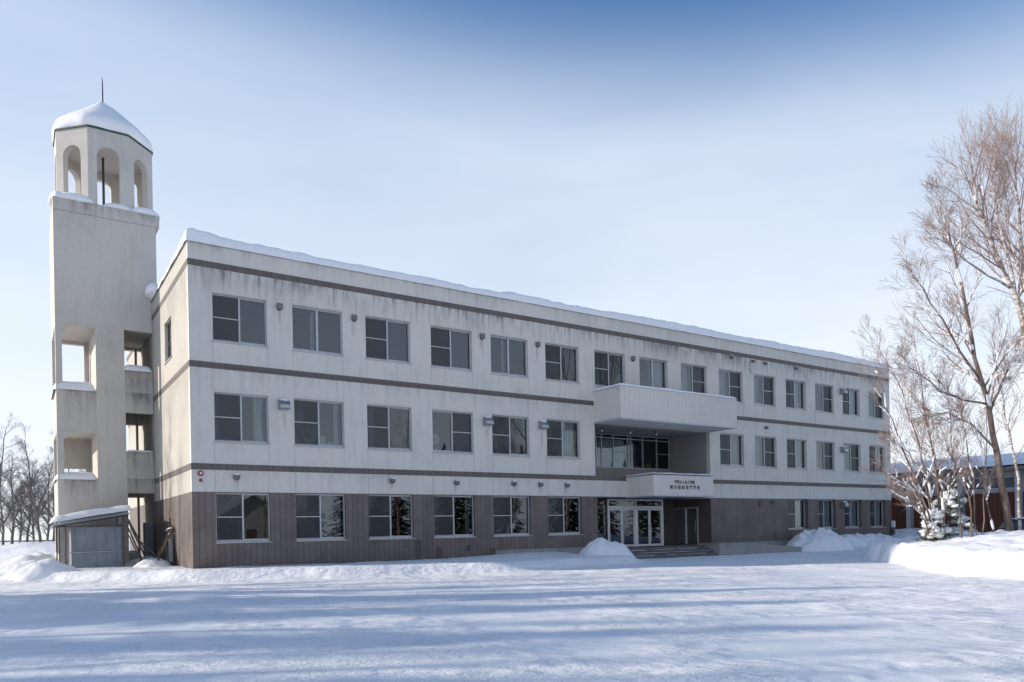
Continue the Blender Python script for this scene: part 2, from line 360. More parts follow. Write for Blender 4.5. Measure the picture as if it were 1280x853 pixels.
# ------------------------------------------------------------------ snow ground
TOE = [(-30, 6.0), (-8, 4.2), (-4.4, 1.9), (-0.4, -2.1), (4.3, -4.5), (9.8, -6.2), (13.4, -6.45), (16.5, -6.0), (19, -4.5)]
def toe_y(x):
    if x <= TOE[0][0]: return TOE[0][1]
    for (xa, ya), (xb, yb) in zip(TOE, TOE[1:]):
        if x <= xb: return ya + (yb - ya) * (x - xa) / (xb - xa)
    return TOE[-1][1]
def ground_h(x, y):
    near = max(0.0, 1 - (Vector((x - 10, y + 8)).length / 90))
    z = 0.03 * fnoise(x, y, 0.18, 3) * near + 0.014 * fnoise(x, y, 0.9, 3, 5.0) * near
    if -12 < x < 45 and y < 4:   # faint wheel ruts running along the frontage
        z += 0.012 * sin((y + 0.25 * x) * 3.6 + 1.5 * fnoise(x, y, 0.12, 2, 9.0)) * sstep(4, -4, y) * near
    # ploughed bank along the frontage
    w = sstep(-7.0, -4.5, x) * (1 - sstep(16.0, 19.0, x))
    ty = toe_y(x) + 0.10 * fnoise(x, 0, 0.5, 3, 3.0)
    crest = 0.34 + 0.03 * fnoise(x, y, 0.5, 3, 2.0)
    z += w * crest * sstep(ty, ty + 0.9, y)
    z += 0.02 * w * math.exp(-((y - ty - 1.0) / 0.5) ** 2)
    z += 0.12 * sstep(10, 14, x) * (1 - sstep(16, 19, x)) * sstep(-2.5, -0.6, y)
    # right hand end rises towards the wall
    r = sstep(33.5, 37, x) * sstep(-3.2, -0.9, y + 0.25 * fnoise(x, y, 0.6, 3, 8.0))
    z += r * (0.42 + 0.14 * fnoise(x, y, 0.5, 3, 4.0))
    z += 0.6 * sstep(45, 50, x) * sstep(-12, -4, y)
    # field beyond the tower, left
    z += 0.9 * sstep(22, 40, y) * (1 - sstep(5, 15, x)) + 0.25 * sstep(9, 16, y) * (1 - sstep(-2, 3, x)) * max(0, fnoise(x, y, 0.22, 3, 6.0) + 0.3)
    return z
def axis_vals(a, b, step, far):
    v = [a + step * i for i in range(int((b - a) / step) + 1)]
    g = step; lo = a; hi = v[-1]; L = []; H = []
    while lo > -far: g *= 1.35; lo -= g; L.append(lo)
    g = step
    while hi < far: g *= 1.35; hi += g; H.append(hi)
    return L[::-1] + v + H
xs = axis_vals(-16, 52, 0.2, 2500); ys = axis_vals(-30, 14, 0.2, 2500)
g = MB(); g.grid([[(x, y, ground_h(x, y)) for x in xs] for y in ys])
tag(g.build('snow_ground', M['snow_lot'], smooth=True), kind='structure')

def pile(name, label, hf, x0, x1, y0, y1, step, group=None, cat='snow pile'):
    nx, ny = int((x1 - x0) / step) + 1, int((y1 - y0) / step) + 1
    mb = MB(); P = [[None] * nx for _ in range(ny)]; H = [[0] * nx for _ in range(ny)]
    for j in range(ny):
        for i in range(nx):
            x, y = x0 + i * step, y0 + j * step; h = hf(x, y); H[j][i] = h
            P[j][i] = (x, y, ground_h(x, y) + h - 0.03)
    idx = {}
    for j in range(ny - 1):
        for i in range(nx - 1):
            if max(H[j][i], H[j][i + 1], H[j + 1][i], H[j + 1][i + 1]) <= 0: continue
            q = []
            for (b, a) in ((j, i), (j, i + 1), (j + 1, i + 1), (j + 1, i)):
                if (b, a) not in idx: idx[(b, a)] = len(mb.v); mb.v.append(P[b][a])
                q.append(idx[(b, a)])
            mb.f.append(tuple(q)); mb.m.append(0)
    return tag(mb.build(name, M['snow'], smooth=True), label, cat, group)
def chunk(x, y, sc, seed):
    d = noise.voronoi(Vector((x * sc + seed, y * sc, seed * 0.7)))[0][0]
    return max(0.0, 0.42 - d)
def mound(cx, cy, rx, ry, h, pw=1.0, rough=0.16, seed=0.0, rot=0.0):
    c, s = cos(rot), sin(rot)
    def f(x, y):
        dx, dy = x - cx, y - cy; u = (dx * c + dy * s) / rx; v = (-dx * s + dy * c) / ry
        d = sqrt(u * u + v * v) * (1 + 0.18 * fnoise(x, y, 0.9, 3, seed))
        if d >= 1: return 0
        return h * (1 - d ** 2) ** pw * (1 + rough * fnoise(x, y, 1.5, 4, seed + 1)) + (0.05 * fnoise(x, y, 4.0, 3, seed + 2) + 0.6 * h * chunk(x, y, 2.2, seed) * max(0, fnoise(x, y, 0.8, 2, seed + 4) + 0.4)) * min(1, (1 - d) * 4)
    return f
pile('snow_pile', 'pointed snow pile heaped beside the entrance steps', mound(17.1, -3.05, 1.5, 1.2, 0.76, 0.9, 0.3, seed=11), 14.5, 20.0, -5.2, -1.2, 0.1)
pile('snow_pile', 'big rounded snow pile at the end of the concrete ramp wall', mound(34.6, -1.7, 2.5, 1.6, 1.15, 0.75, seed=21), 31.6, 37.6, -3.7, 0.0, 0.1)
pile('snow_pile', 'low lumpy snow heaps under the last ground floor windows', mound(40.2, -1.4, 4.4, 1.3, 0.45, 0.8, 0.6, seed=31), 35.4, 45.2, -3.0, 0.0, 0.12)
pile('snow_pile', 'lumpy sunlit snow heap in front of the far left field', mound(-4.9, 10.5, 1.5, 1.6, 0.55, 0.8, 0.4, seed=41), -7.4, -2.0, 8.0, 13.0, 0.12)
pile('snow_pile', 'broken snow lump at the left end of the bank by the shed', mound(-4.6, 3.6, 1.2, 1.3, 0.42, 0.8, 0.5, seed=51), -6.2, -2.8, 1.8, 5.6, 0.1)
pile('snow_pile', 'small snow drift lying in front of the tower doorway', mound(-0.55, 7.4, 0.9, 0.8, 0.32, 0.9, 0.3, seed=61), -1.9, 0.0, 6.2, 8.4, 0.08)
pile('snow_pile', 'snow slumped around the foot of the leaning wooden frames', mound(-0.8, 4.0, 0.75, 1.2, 0.36, 1.1, 0.3, seed=71), -1.8, 0.0, 2.2, 5.6, 0.08)
BANK = [(22.1, -13.7), (18.9, -16.1), (16.6, -18.5), (16.1, -21.5), (18.5, -28), (32, -29), (40, -22), (38, -13), (30, -8.5), (26.2, -9.8), (23.5, -12.1)]
def poly_d(x, y, P):
    ins = False; dm = 1e9; n = len(P)
    for i in range(n):
        ax, ay = P[i]; bx, by = P[(i + 1) % n]
        if (ay > y) != (by > y) and x < (bx - ax) * (y - ay) / (by - ay) + ax: ins = not ins
        t = max(0, min(1, ((x - ax) * (bx - ax) + (y - ay) * (by - ay)) / ((bx - ax) ** 2 + (by - ay) ** 2)))
        dm = min(dm, sqrt((x - ax - t * (bx - ax)) ** 2 + (y - ay - t * (by - ay)) ** 2))
    return dm if ins else -dm
def bank_h(x, y):
    d = poly_d(x, y, BANK) + 0.24 * fnoise(x, y, 0.8, 4, 77) + 0.16 * fnoise(x, y, 2.6, 3, 75)
    if d <= 0: return 0
    return (0.74 * sstep(0, 0.36, d) + 0.32 * sstep(0.3, 3.8, d)) * (1 + 0.10 * fnoise(x, y, 0.45, 3, 78)) + (0.06 * fnoise(x, y, 2.2, 4, 79) + 0.55 * chunk(x, y, 1.5, 80) * max(0, fnoise(x, y, 0.5, 2, 81) + 0.3)) * min(1, d * 2)
pile('snow_bank', 'high ploughed snow bank in full sun under the right hand trees', bank_h, 16.0, 40.5, -29.5, -8.0, 0.12, cat='snow bank')

# ------------------------------------------------------------------ main building
L = 45.72; HR = 12.27; DEP = 18.0
bld = thing('school_building', (0, 0, 0), 'long three storey white school building with brown tile base and flat snowy roof', 'building')
WX = [0.82, 3.80, 6.84, 9.86, 12.93, 16.02, 19.08, 22.14, 25.20, 28.25, 31.29, 34.28, 37.23, 40.18, 43.13]
WW = [1.99, 2.04, 2.03, 2.07, 2.07, 2.05, 2.04, 2.04, 2.04, 2.04, 1.99, 1.99, 1.97, 1.93, 1.90]
ZT = {3: (8.74, 10.53), 2: (5.0, 6.86), 1: (1.27, 3.12)}
wins = []
style = {3: 'L0LL0LL0RRRLRLR', 2: 'LLLRLL...LRLRRL', 1: 'LLLLLL.....LLLL'}
for fl in (1, 2, 3):
    for k in range(15):
        if style[fl][k] != '.': wins.append((fl, k, WX[k], WX[k] + WW[k], *ZT[fl]))
holes = [(w[2], w[3], w[4], w[5]) for w in wins]
REC2 = (19.0, 27.39, 4.19, 6.855); REC1 = (19.1, 27.4, -0.4, 3.09)
fh = holes + [REC2, REC1]
mb = MB()
wall(mb, 'y', 0.0, 0.0, L, -0.4, HR, fh, 0.25, cuts=(3.147,), matf=lambda a, z: 1 if z < 3.147 else 0)
mb.mi = 2
for (fl, k, x0, x1, z0, z1) in wins:    # sealed movement joints running down from the window corners
    if fl == 1: continue
    zb = {3: 7.945, 2: 4.195}[fl]
    for x in (x0, x1):
        if fl == 3 and 19 < x < 27.6: continue
        mb.box(x - 0.006, x + 0.006, -0.003, 0.02, zb, z0 - 0.045)
    if fl == 2: 
        for x in (x0,): mb.box(x - 0.008, x + 0.008, -0.003, 0.02, 3.16, 3.955)
mb.mi = 3; rs = random.Random(5)
for vx, vz, vl in [(x, z - 0.12, 0.45) for x, z in ((1.56, 3.70), (7.88, 3.70), (10.98, 3.68), (14.03, 3.70), (15.56, 3.69), (17.15, 3.68), (29.27, 11.29), (32.29, 11.26), (35.24, 11.26), (32.29, 7.4))] + [(x, z - 0.2, 0.8) for x, z in ((3.29, 10.35), (6.33, 10.34), (12.45, 10.36), (15.55, 10.37), (3.37, 6.4), (12.62, 6.35), (15.72, 6.36))]:
    for q in range(3):
        xo = vx + rs.uniform(-0.08, 0.08); w = rs.uniform(0.008, 0.022); l = vl * rs.uniform(0.4, 1.0)
        if vz < 4: l = min(l, vz - 3.2)
        mb.face((xo - w, -0.002 - 0.0005 * q, vz), (xo + w, -0.002 - 0.0005 * q, vz), (xo + w * 0.3, -0.002 - 0.0005 * q, vz - l), (xo - w * 0.3, -0.002 - 0.0005 * q, vz - l))
mb.mi = 4
for a, b, c, d in ((8.93, 9.22, 0.2, 1.18), (9.9, 10.22, 0.25, 0.85), (11.42, 11.68, 0.62, 0.9), (12.66, 12.94, 0.3, 0.72), (32.9, 33.2, 0.8, 1.0)): mb.face((a, -0.003, c), (b, -0.003, c), (b, -0.003, d), (a, -0.003, d))
mb.build('front_wall', [M['wall'], M['tile'], M['joint'], M['stain'], M['patch']], bld)
mb = MB()
EW = (3.62, 5.22, 8.80, 10.48)
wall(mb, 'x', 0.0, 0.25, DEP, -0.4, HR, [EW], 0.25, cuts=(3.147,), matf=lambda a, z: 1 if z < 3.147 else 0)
mb.build('end_wall', [M['sun_dimmed_end'], M['tile']], bld)
mb = MB(); wall(mb, 'x', L, 0.25, DEP, -0.4, HR, [], 0.25, cuts=(3.147,), matf=lambda a, z: 1 if z < 3.147 else 0, sign=-1)
mb.build('end_wall', [M['wall'], M['tile']], bld)
mb = MB(); wall(mb, 'y', DEP, 0.25, L - 0.25, -0.4, HR, [], 0.25, cuts=(3.147,), matf=lambda a, z: 1 if z < 3.147 else 0, sign=-1)
mb.build('rear_wall', [M['wall'], M['tile']], bld)
mb = MB(); mb.box(0.26, L - 0.26, 0.26, DEP - 0.26, 11.55, 11.85); mb.build('roof', M['grey_wall'], bld)
mb = MB(); mb.box(-0.03, L + 0.03, -0.03, 0.3, HR, HR + 0.03); mb.box(-0.03, 0.3, 0.3, DEP + 0.03, HR, HR + 0.03); mb.box(L - 0.3, L + 0.03, 0.3, DEP + 0.03, HR, HR + 0.03)
mb.build('parapet_coping', M['alu'], bld)
for zt in (4.19, 7.94, 11.65):
    mb = MB()
    if zt == 7.94: segs = [(0.0, 18.965), (27.31, L)]
    elif zt == 4.19: segs = [(0.0, 21.04), (25.38, L)]
    else: segs = [(0.0, L)]
    for a, b in segs: mb.box(a if a else -0.012, b + (0.012 if b == L else 0), -0.012, 0.0, zt - 0.23, zt)
    mb.box(-0.012, 0.0, 0.0, DEP, zt - 0.23, zt)
    mb.build('tile_band', M['band'], bld)
# concrete footing showing under the tiles
for xa, xb, zf in ((13.0, 18.6, 0.63), (28.6, 35.0, 0.60)):
    mb = MB(); mb.box(xa, xb, -0.03, 0.0, -0.3, zf); mb.build('footing', M['concrete'], bld)

# interior: floors, ceilings, partitions, rear wall of the rooms
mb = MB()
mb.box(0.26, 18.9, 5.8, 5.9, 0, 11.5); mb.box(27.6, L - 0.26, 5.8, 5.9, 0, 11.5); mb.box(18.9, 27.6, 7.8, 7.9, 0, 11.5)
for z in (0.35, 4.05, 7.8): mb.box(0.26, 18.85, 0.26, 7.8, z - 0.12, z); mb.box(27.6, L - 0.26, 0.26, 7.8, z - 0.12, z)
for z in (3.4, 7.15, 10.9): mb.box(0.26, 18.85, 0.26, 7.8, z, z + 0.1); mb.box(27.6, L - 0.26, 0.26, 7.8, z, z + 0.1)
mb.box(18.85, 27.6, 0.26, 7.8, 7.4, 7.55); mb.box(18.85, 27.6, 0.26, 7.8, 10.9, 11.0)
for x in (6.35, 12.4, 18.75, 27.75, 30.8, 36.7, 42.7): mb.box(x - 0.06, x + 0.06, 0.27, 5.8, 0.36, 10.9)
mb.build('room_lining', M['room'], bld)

# windows ------------------------------------------------------------------------------------------
def make_window(parent, x0, x1, z0, z1, st, y, seed):
    rng = random.Random(seed)
    f = MB(); d0, d1 = y, y + 0.07; t = 0.045; xm = (x0 + x1) / 2
    f.box(x0, x0 + t, d0, d1, z0, z1); f.box(x1 - t, x1, d0, d1, z0, z1)
    f.box(x0 + t, x1 - t, d0, d1, z1 - t, z1); f.box(x0 + t, x1 - t, d0, d1, z0, z0 + 0.08)
    mw = 0.085 if st == '0' else 0.06
    f.box(xm - mw / 2, xm + mw / 2, d0 - 0.012, d1 - 0.003, z0 + 0.08, z1 - t)
    for sx0, sx1 in ((x0 + t, xm - mw / 2), (xm + mw / 2, x1 - t)):   # slim sash rails
        f.box(sx0, sx1, d0 + 0.015, d1 - 0.01, z0 + 0.08, z0 + 0.115); f.box(sx0, sx1, d0 + 0.015, d1 - 0.01, z1 - t - 0.025, z1 - t)
    zm = z0 + 0.08 + (z1 - z0 - 0.12) * 0.5
    if st == 'L': f.box(x0 + t, xm - mw / 2, d0 - 0.01, d0 + 0.015, zm - 0.018, zm + 0.018)
    if st == 'R': f.box(xm + mw / 2, x1 - t, d0 - 0.01, d0 + 0.015, zm - 0.018, zm + 0.018)
    fo = f.build('window', M['alu'], parent)
    p = MB(); tilt = rng.uniform(-0.012, 0.012)
    p.face((x0 + t, d0 + 0.035, z0 + 0.1), (xm, d0 + 0.035 + tilt, z0 + 0.1), (xm, d0 + 0.035 + tilt, z1 - t), (x0 + t, d0 + 0.035, z1 - t)); p.build('pane', M['glass'], fo)
    p = MB(); tilt = rng.uniform(-0.012, 0.012)
    p.face((xm, d0 + 0.05 + tilt, z0 + 0.1), (x1 - t, d0 + 0.05, z0 + 0.1), (x1 - t, d0 + 0.05, z1 - t), (xm, d0 + 0.05 + tilt, z1 - t)); p.build('pane', M['glass'], fo)
    if st in 'LR':
        a, b = (x0 + t, xm - mw / 2) if st == 'L' else (xm + mw / 2, x1 - t)
        p = MB(); p.face((a, d0 + 0.005, z0 + 0.085), (b, d0 + 0.005, z0 + 0.085), (b, d0 + 0.005, z1 - t), (a, d0 + 0.005, z1 - t)); p.build('screen', M['screen'], fo)
    s = MB(); s.box(x0 - 0.05, x1 + 0.05, -0.05, y + 0.0, z0 - 0.035, z0 - 0.002); s.build('sill', M['alu'], fo)
    s = MB(); s.box(x0 - 0.03, x1 + 0.03, -0.022, 0.0, z1 + 0.055, z1 + 0.085); s.build('drip_moulding', M['plain_wall'], fo)
    return fo
def make_curtain(parent, x0, x1, z0, z1, y, mat, seed, taper=0.0):
    rng = random.Random(seed); n = max(8, int((x1 - x0) * 40)); P = []
    ph = rng.random() * 6; w = rng.uniform(38, 52)
    for j in range(7):
        v = j / 6; row = []
        for i in range(n + 1):
            u = i / n; sq = 1 - taper * sin(pi * min(1, v * 1.0)) * 0.6
            row.append((x0 + (x1 - x0) * u * sq, y + 0.035 * sin((x1 - x0) * u * w + ph + 0.5 * v), z1 + (z0 - z1) * v))
        P.append(row)
    m = MB(); m.grid(P); return m.build('curtain', mat, parent, smooth=True)
CUR = {(2, 0): [(0.02, 0.16, 'curtain', 0.5), (0.76, 0.95, 'curtain', 0.3)], (2, 1): [(0.02, 0.24, 'curtain_grey', 0), (0.86, 0.96, 'curtain', 0.4)], (2, 2): [(0.02, 0.24, 'curtain', 0), (0.84, 0.96, 'curtain_grey', 0)],
       (2, 5): [(0.55, 0.97, 'blind', 0)], (2, 9): [(0.56, 0.97, 'blind', 0)], (2, 10): [(0.03, 0.46, 'blind', 0)], (2, 11): [(0.6, 0.97, 'curtain', 0.2)], (2, 12): [(0.03, 0.4, 'blind', 0)], (2, 13): [(0.03, 0.42, 'blind', 0)],
       (3, 1): [(0.42, 0.50, 'curtain', 0)], (3, 4): [(0.4, 0.47, 'curtain', 0)], (3, 7): [(0.52, 0.97, 'curtain', 0)], (3, 8): [(0.03, 0.47, 'curtain', 0), (0.53, 0.97, 'blind', 0)], (3, 9): [(0.03, 0.46, 'curtain', 0), (0.53, 0.85, 'curtain_grey', 0)],
       (3, 10): [(0.03, 0.46, 'blind', 0)], (3, 11): [(0.55, 0.9, 'curtain', 0.2)], (3, 12): [(0.03, 0.25, 'blind', 0)], (3, 13): [(0.56, 0.97, 'blind', 0)], (3, 14): [(0.03, 0.45, 'blind', 0)],
       (1, 1): [(0.03, 0.97, 'curtain_grey', 0)], (1, 3): [(0.86, 0.97, 'curtain_grey', 0)], (1, 11): [(0.52, 0.97, 'curtain', 0)], (1, 12): [(0.52, 0.97, 'curtain', 0.1)], (1, 13): [(0.52, 0.97, 'curtain', 0)], (1, 14): [(0.5, 0.97, 'curtain', 0)], (1, 0): [(0.03, 0.1, 'curtain', 0)]}
for (fl, k, x0, x1, z0, z1) in wins:
    y = 0.30 - 0.07 if (fl == 1 and k > 6) else 0.13
    w = make_window(bld, x0, x1, z0, z1, style[fl][k], y, fl * 50 + k)
    for i, (a, b, mt, tp) in enumerate(CUR.get((fl, k), [])):
        make_curtain(w, x0 + (x1 - x0) * a, x0 + (x1 - x0) * b, z0 + 0.1, z1 - 0.03, 0.42, M[mt], fl * 99 + k * 7 + i, tp)
# end wall window (its own plane)
f = MB(); y0, y1, z0, z1 = EW
for a, b, c, d in ((y0, y0 + 0.05, z0, z1), (y1 - 0.05, y1, z0, z1), (y0 + 0.05, y1 - 0.05, z0, z0 + 0.07), (y0 + 0.05, y1 - 0.05, z1 - 0.05, z1), (4.39, 4.45, z0 + 0.07, z1 - 0.05)): f.box(0.13, 0.2, a, b, c, d)
f.box(0.135, 0.17, y0 + 0.05, 4.39, 9.6, 9.64); f.box(0.135, 0.17, 4.45, y1 - 0.05, 9.6, 9.64)
ew = f.build('window', M['wood'], bld); p = MB(); p.face((0.16, y0, z0), (0.16, y1, z0), (0.16, y1, z1), (0.16, y0, z1)); p.build('pane', M['glass'], ew)
s = MB(); s.box(-0.05, 0.13, y0 - 0.05, y1 + 0.05, z0 - 0.035, z0 - 0.002); s.build('sill', M['alu'], ew)

# second floor recess -------------------------------------------------------------------------------
mb = MB(); x0, x1, zb, zt = REC2
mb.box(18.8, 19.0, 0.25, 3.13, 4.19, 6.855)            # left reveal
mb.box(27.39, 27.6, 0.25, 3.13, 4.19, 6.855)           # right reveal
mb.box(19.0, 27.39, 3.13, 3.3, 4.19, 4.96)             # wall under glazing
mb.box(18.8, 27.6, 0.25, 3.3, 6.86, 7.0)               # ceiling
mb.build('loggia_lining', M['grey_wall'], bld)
mb = MB(); mb.box(19.0, 27.39, 0.0, 3.13, 4.02, 4.185); mb.build('loggia_floor', M['concrete'], bld)
f = MB(); ms = [19.0, 19.9, 20.8, 21.66, 22.07, 22.93, 24.05, 24.27, 25.19, 26.32, 27.33]
for i, x in enumerate(ms): f.box(x, x + 0.06, 3.13, 3.2, 4.96, 6.855)
for a, b in zip(ms, ms[1:]):
    f.box(a + 0.06, b, 3.13, 3.2, 4.96, 5.02); f.box(a + 0.06, b, 3.13, 3.2, 6.62, 6.68); f.box(a + 0.06, b, 3.135, 3.2, 6.82, 6.855)
f.box(22.99, 24.05, 3.14, 3.19, 5.86, 5.9); f.box(26.38, 27.33, 3.14, 3.19, 5.86, 5.9)
gl = f.build('loggia_glazing', M['alu'], bld)
for a, b in zip(ms, ms[1:]):
    p = MB(); p.face((a + 0.06, 3.165, 5.02), (b, 3.165, 5.02), (b, 3.165, 6.82), (a + 0.06, 3.165, 6.82)); p.build('pane', M['glass'], gl)
for a, b in ((19.1, 20.7), (20.75, 22.05), (22.1, 24.0), (24.1, 24.6)):
    make_curtain(gl, a, b, 5.03, 6.6, 3.42, M['blind' if a < 24 else 'curtain_grey'], int(a * 9), 0)
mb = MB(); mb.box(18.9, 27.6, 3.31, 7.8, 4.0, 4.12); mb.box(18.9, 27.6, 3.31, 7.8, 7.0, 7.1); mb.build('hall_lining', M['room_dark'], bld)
for (x, y) in ((20.43, 1.11), (22.39, 1.07), (24.2, 0.95)):
    mb = MB(); mb.tube([(x, y, 6.86), (x, y, 6.80)], 0.05, 10); mb.tube([(x, y, 6.80), (x, y, 6.70)], [0.07, 0.08], 12); lo = mb.build('ceiling_lamp', M['vent'], bld, True)
    b = MB(); b.blob((x, y, 6.68), (0.06, 0.06, 0.06), 1, 10, 6, 0); b.build('bulb', M['lampglow'], lo, True)
# balcony over it
mb = MB()
mb.box(18.97, 27.3, -2.02, -1.87, 6.82, 8.38); mb.box(18.97, 19.12, -1.87, 0.0, 6.82, 8.38); mb.box(27.15, 27.3, -1.87, 0.0, 6.82, 8.38); mb.box(19.12, 27.15, -1.87, 0.0, 6.86, 7.0)
mb.mi = 1
for i in range(1, 34): mb.box(18.97 + i * 0.245, 18.975 + i * 0.245, -2.0215, -2.0, 6.9, 8.3)
mb.mi = 2; mb.box(18.95, 27.32, -2.035, -2.021, 6.80, 6.88); mb.box(18.955, 18.969, -2.035, 0.0, 6.80, 6.88); mb.box(18.95, 27.32, -2.04, -1.85, 8.381, 8.42)
mb.box(18.95, 19.14, -1.85, 0.0, 8.381, 8.42); mb.box(27.13, 27.32, -1.85, 0.0, 8.381, 8.42)
mb.build('balcony', [M['plain_wall'], M['joint'], M['alu']], bld)
# entrance canopy
can = MB(); can.box(21.05, 25.37, -2.0, 0.0, 3.14, 4.13)
can.mi = 1; can.box(21.03, 25.39, -2.02, -0.0, 3.085, 3.135); can.mi = 1; can.box(21.03, 25.39, -2.02, 0.0, 4.131, 4.165)
can_o = can.build('entrance_canopy', [M['plain_wall'], M['alu']], bld)
def letters(body, xa, xb, zc, size_h):
    c = bpy.data.curves.new('lettering', 'FONT'); c.body = body; c.size = 1.0; c.extrude = 0.02; c.offset = 0.0
    tmp = bpy.data.objects.new('tmp_text', c); COL.objects.link(tmp); bpy.context.view_layer.update()
    me = bpy.data.meshes.new_from_object(tmp.evaluated_get(bpy.context.evaluated_depsgraph_get()))
    bpy.data.objects.remove(tmp); bpy.data.curves.remove(c)
    xs_ = [v.co.x for v in me.vertices]; zs_ = [v.co.y for v in me.vertices]
    ax, bx, az, bz = min(xs_), max(xs_), min(zs_), max(zs_)
    for v in me.vertices:
        v.co = ((v.co.x - ax) / (bx - ax) * (xb - xa) + xa, -2.012 - v.co.z * 0.4, zc + ((v.co.y - az) / (bz - az) - 0.5) * size_h)
    me.materials.clear(); me.materials.append(M['letter'])
    o = bpy.data.objects.new('lettering', me); COL.objects.link(o); o.parent = can_o
letters('学校法人北工学園', 22.50, 23.93, 3.83, 0.175)
letters('旭 川 福 祉 専 門 学 校', 22.17, 24.33, 3.56, 0.215)

# ground floor entrance ------------------------------------------------------------------------------
mb = MB(); mb.box(18.9, 19.1, 0.25, 3.0, -0.2, 3.09); mb.build('porch_wall', M['tile'], bld)
mb = MB(); mb.box(27.4, 27.6, 0.25, 0.95, -0.2, 3.09); mb.box(27.4, 27.6, 0.95, 2.85, 2.68, 3.09)
mb.build('porch_wall', M['tile'], bld)
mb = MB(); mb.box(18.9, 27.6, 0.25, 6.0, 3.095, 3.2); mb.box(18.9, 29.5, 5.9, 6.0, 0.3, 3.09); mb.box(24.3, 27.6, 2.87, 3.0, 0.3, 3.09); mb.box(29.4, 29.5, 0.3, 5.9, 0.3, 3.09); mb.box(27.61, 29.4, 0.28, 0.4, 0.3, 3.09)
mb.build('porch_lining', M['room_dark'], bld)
mb = MB(); mb.box(18.9, 29.4, -1.2, 6.0, 0.2, 0.53); mb.box(18.9, 25.38, -1.3, -1.2, 0.0, 0.53)
mb.build('porch_floor', M['step'], bld)
f = MB(); Y = 0.60
def vf(x0, x1, z0, z1, y0=Y, y1=Y + 0.1): f.box(x0, x1, y0, y1, z0, z1)
vf(20.27, 20.36, 0.53, 3.06); vf(24.16, 24.26, 0.53, 3.06); vf(22.2, 22.3, 2.70, 2.98)
vf(20.36, 24.16, 2.98, 3.06); vf(20.36, 24.16, 2.56, 2.70); vf(22.17, 22.33, 0.53, 2.56); 
ef = f.build('entrance_frame', M['white_frame'], bld)
for a, b in ((20.36, 22.2), (22.3, 24.16)):
    p = MB(); p.face((a, Y + 0.05, 2.7), (b, Y + 0.05, 2.7), (b, Y + 0.05, 2.98), (a, Y + 0.05, 2.98)); p.build('pane', M['door_glass'], ef)
for i, (a, b) in enumerate(((20.365, 21.265), (21.27, 22.165), (22.335, 23.245), (23.25, 24.155))):
    f = MB(); y0, y1 = Y + 0.025, Y + 0.07
    f.box(a, a + 0.075, y0, y1, 0.55, 2.55); f.box(b - 0.075, b, y0, y1, 0.55, 2.55); f.box(a + 0.075, b - 0.075, y0, y1, 2.47, 2.55); f.box(a + 0.075, b - 0.075, y0, y1, 0.55, 0.66)
    d = f.build('entrance_door', M['white_frame'], bld)
    p = MB(); p.face((a + 0.075, y0 + 0.02, 0.66), (b - 0.075, y0 + 0.02, 0.66), (b - 0.075, y0 + 0.02, 2.47), (a + 0.075, y0 + 0.02, 2.47)); p.build('pane', M['door_glass'], d)
    if i in (1, 3):
        h = MB(); hx = a + 0.04; h.tube([(hx, y0 - 0.07, 0.75), (hx, y0 - 0.07, 1.75)], 0.016, 8); h.box(hx - 0.012, hx + 0.012, y0 - 0.07, y0, 0.85, 0.88); h.box(hx - 0.05, hx + 0.05, y0 - 0.03, y0 - 0.001, 1.45, 1.75)
        h.build('handle', M['alu'], d)
f = MB()   # dark side glazing left of the doors
for x in (19.12, 19.45, 20.2): f.box(x, x + 0.06, Y, Y + 0.08, 0.53, 3.06)
f.box(19.18, 20.2, Y + 0.01, Y + 0.07, 2.5, 2.58); f.box(19.18, 20.2, Y + 0.01, Y + 0.07, 0.53, 0.7)
sg = f.build('side_glazing', M['dark_frame'], bld); p = MB(); p.face((19.18, Y + 0.05, 0.7), (20.2, Y + 0.05, 0.7), (20.2, Y + 0.05, 3.05), (19.18, Y + 0.05, 3.05)); p.build('pane', M['door_glass'], sg)
f = MB()   # side glazing of the vestibule and the side door in the right hand porch wall
f.box(24.18, 24.26, 0.72, 2.85, 2.98, 3.06); f.box(24.18, 24.26, 1.7, 1.78, 0.53, 2.98); f.box(24.18, 24.26, 0.72, 2.85, 0.53, 0.6)
sg = f.build('side_glazing', M['dark_frame'], bld); p = MB(); p.face((24.22, 0.72, 0.6), (24.22, 2.85, 0.6), (24.22, 2.85, 2.98), (24.22, 0.72, 2.98)); p.build('pane', M['door_glass'], sg)
f = MB(); f.box(27.36, 27.42, 0.96, 1.04, 0.53, 2.68); f.box(27.36, 27.42, 1.04, 2.84, 2.60, 2.68); f.box(27.36, 27.42, 1.9, 1.97, 0.53, 2.6)
sd = f.build('side_door', M['white_frame'], bld); p = MB(); p.face((27.41, 1.04, 0.55), (27.41, 2.84, 0.55), (27.41, 2.84, 2.6), (27.41, 1.04, 2.6)); p.build('pane', M['door_glass'], sd)
h = MB(); h.tube([(27.32, 1.12, 1.2), (27.32, 1.12, 1.9)], 0.015, 8); h.box(27.32, 27.36, 1.11, 1.13, 1.25, 1.28); h.box(27.32, 27.36, 1.11, 1.13, 1.82, 1.85); h.build('handle', M['alu'], sd)
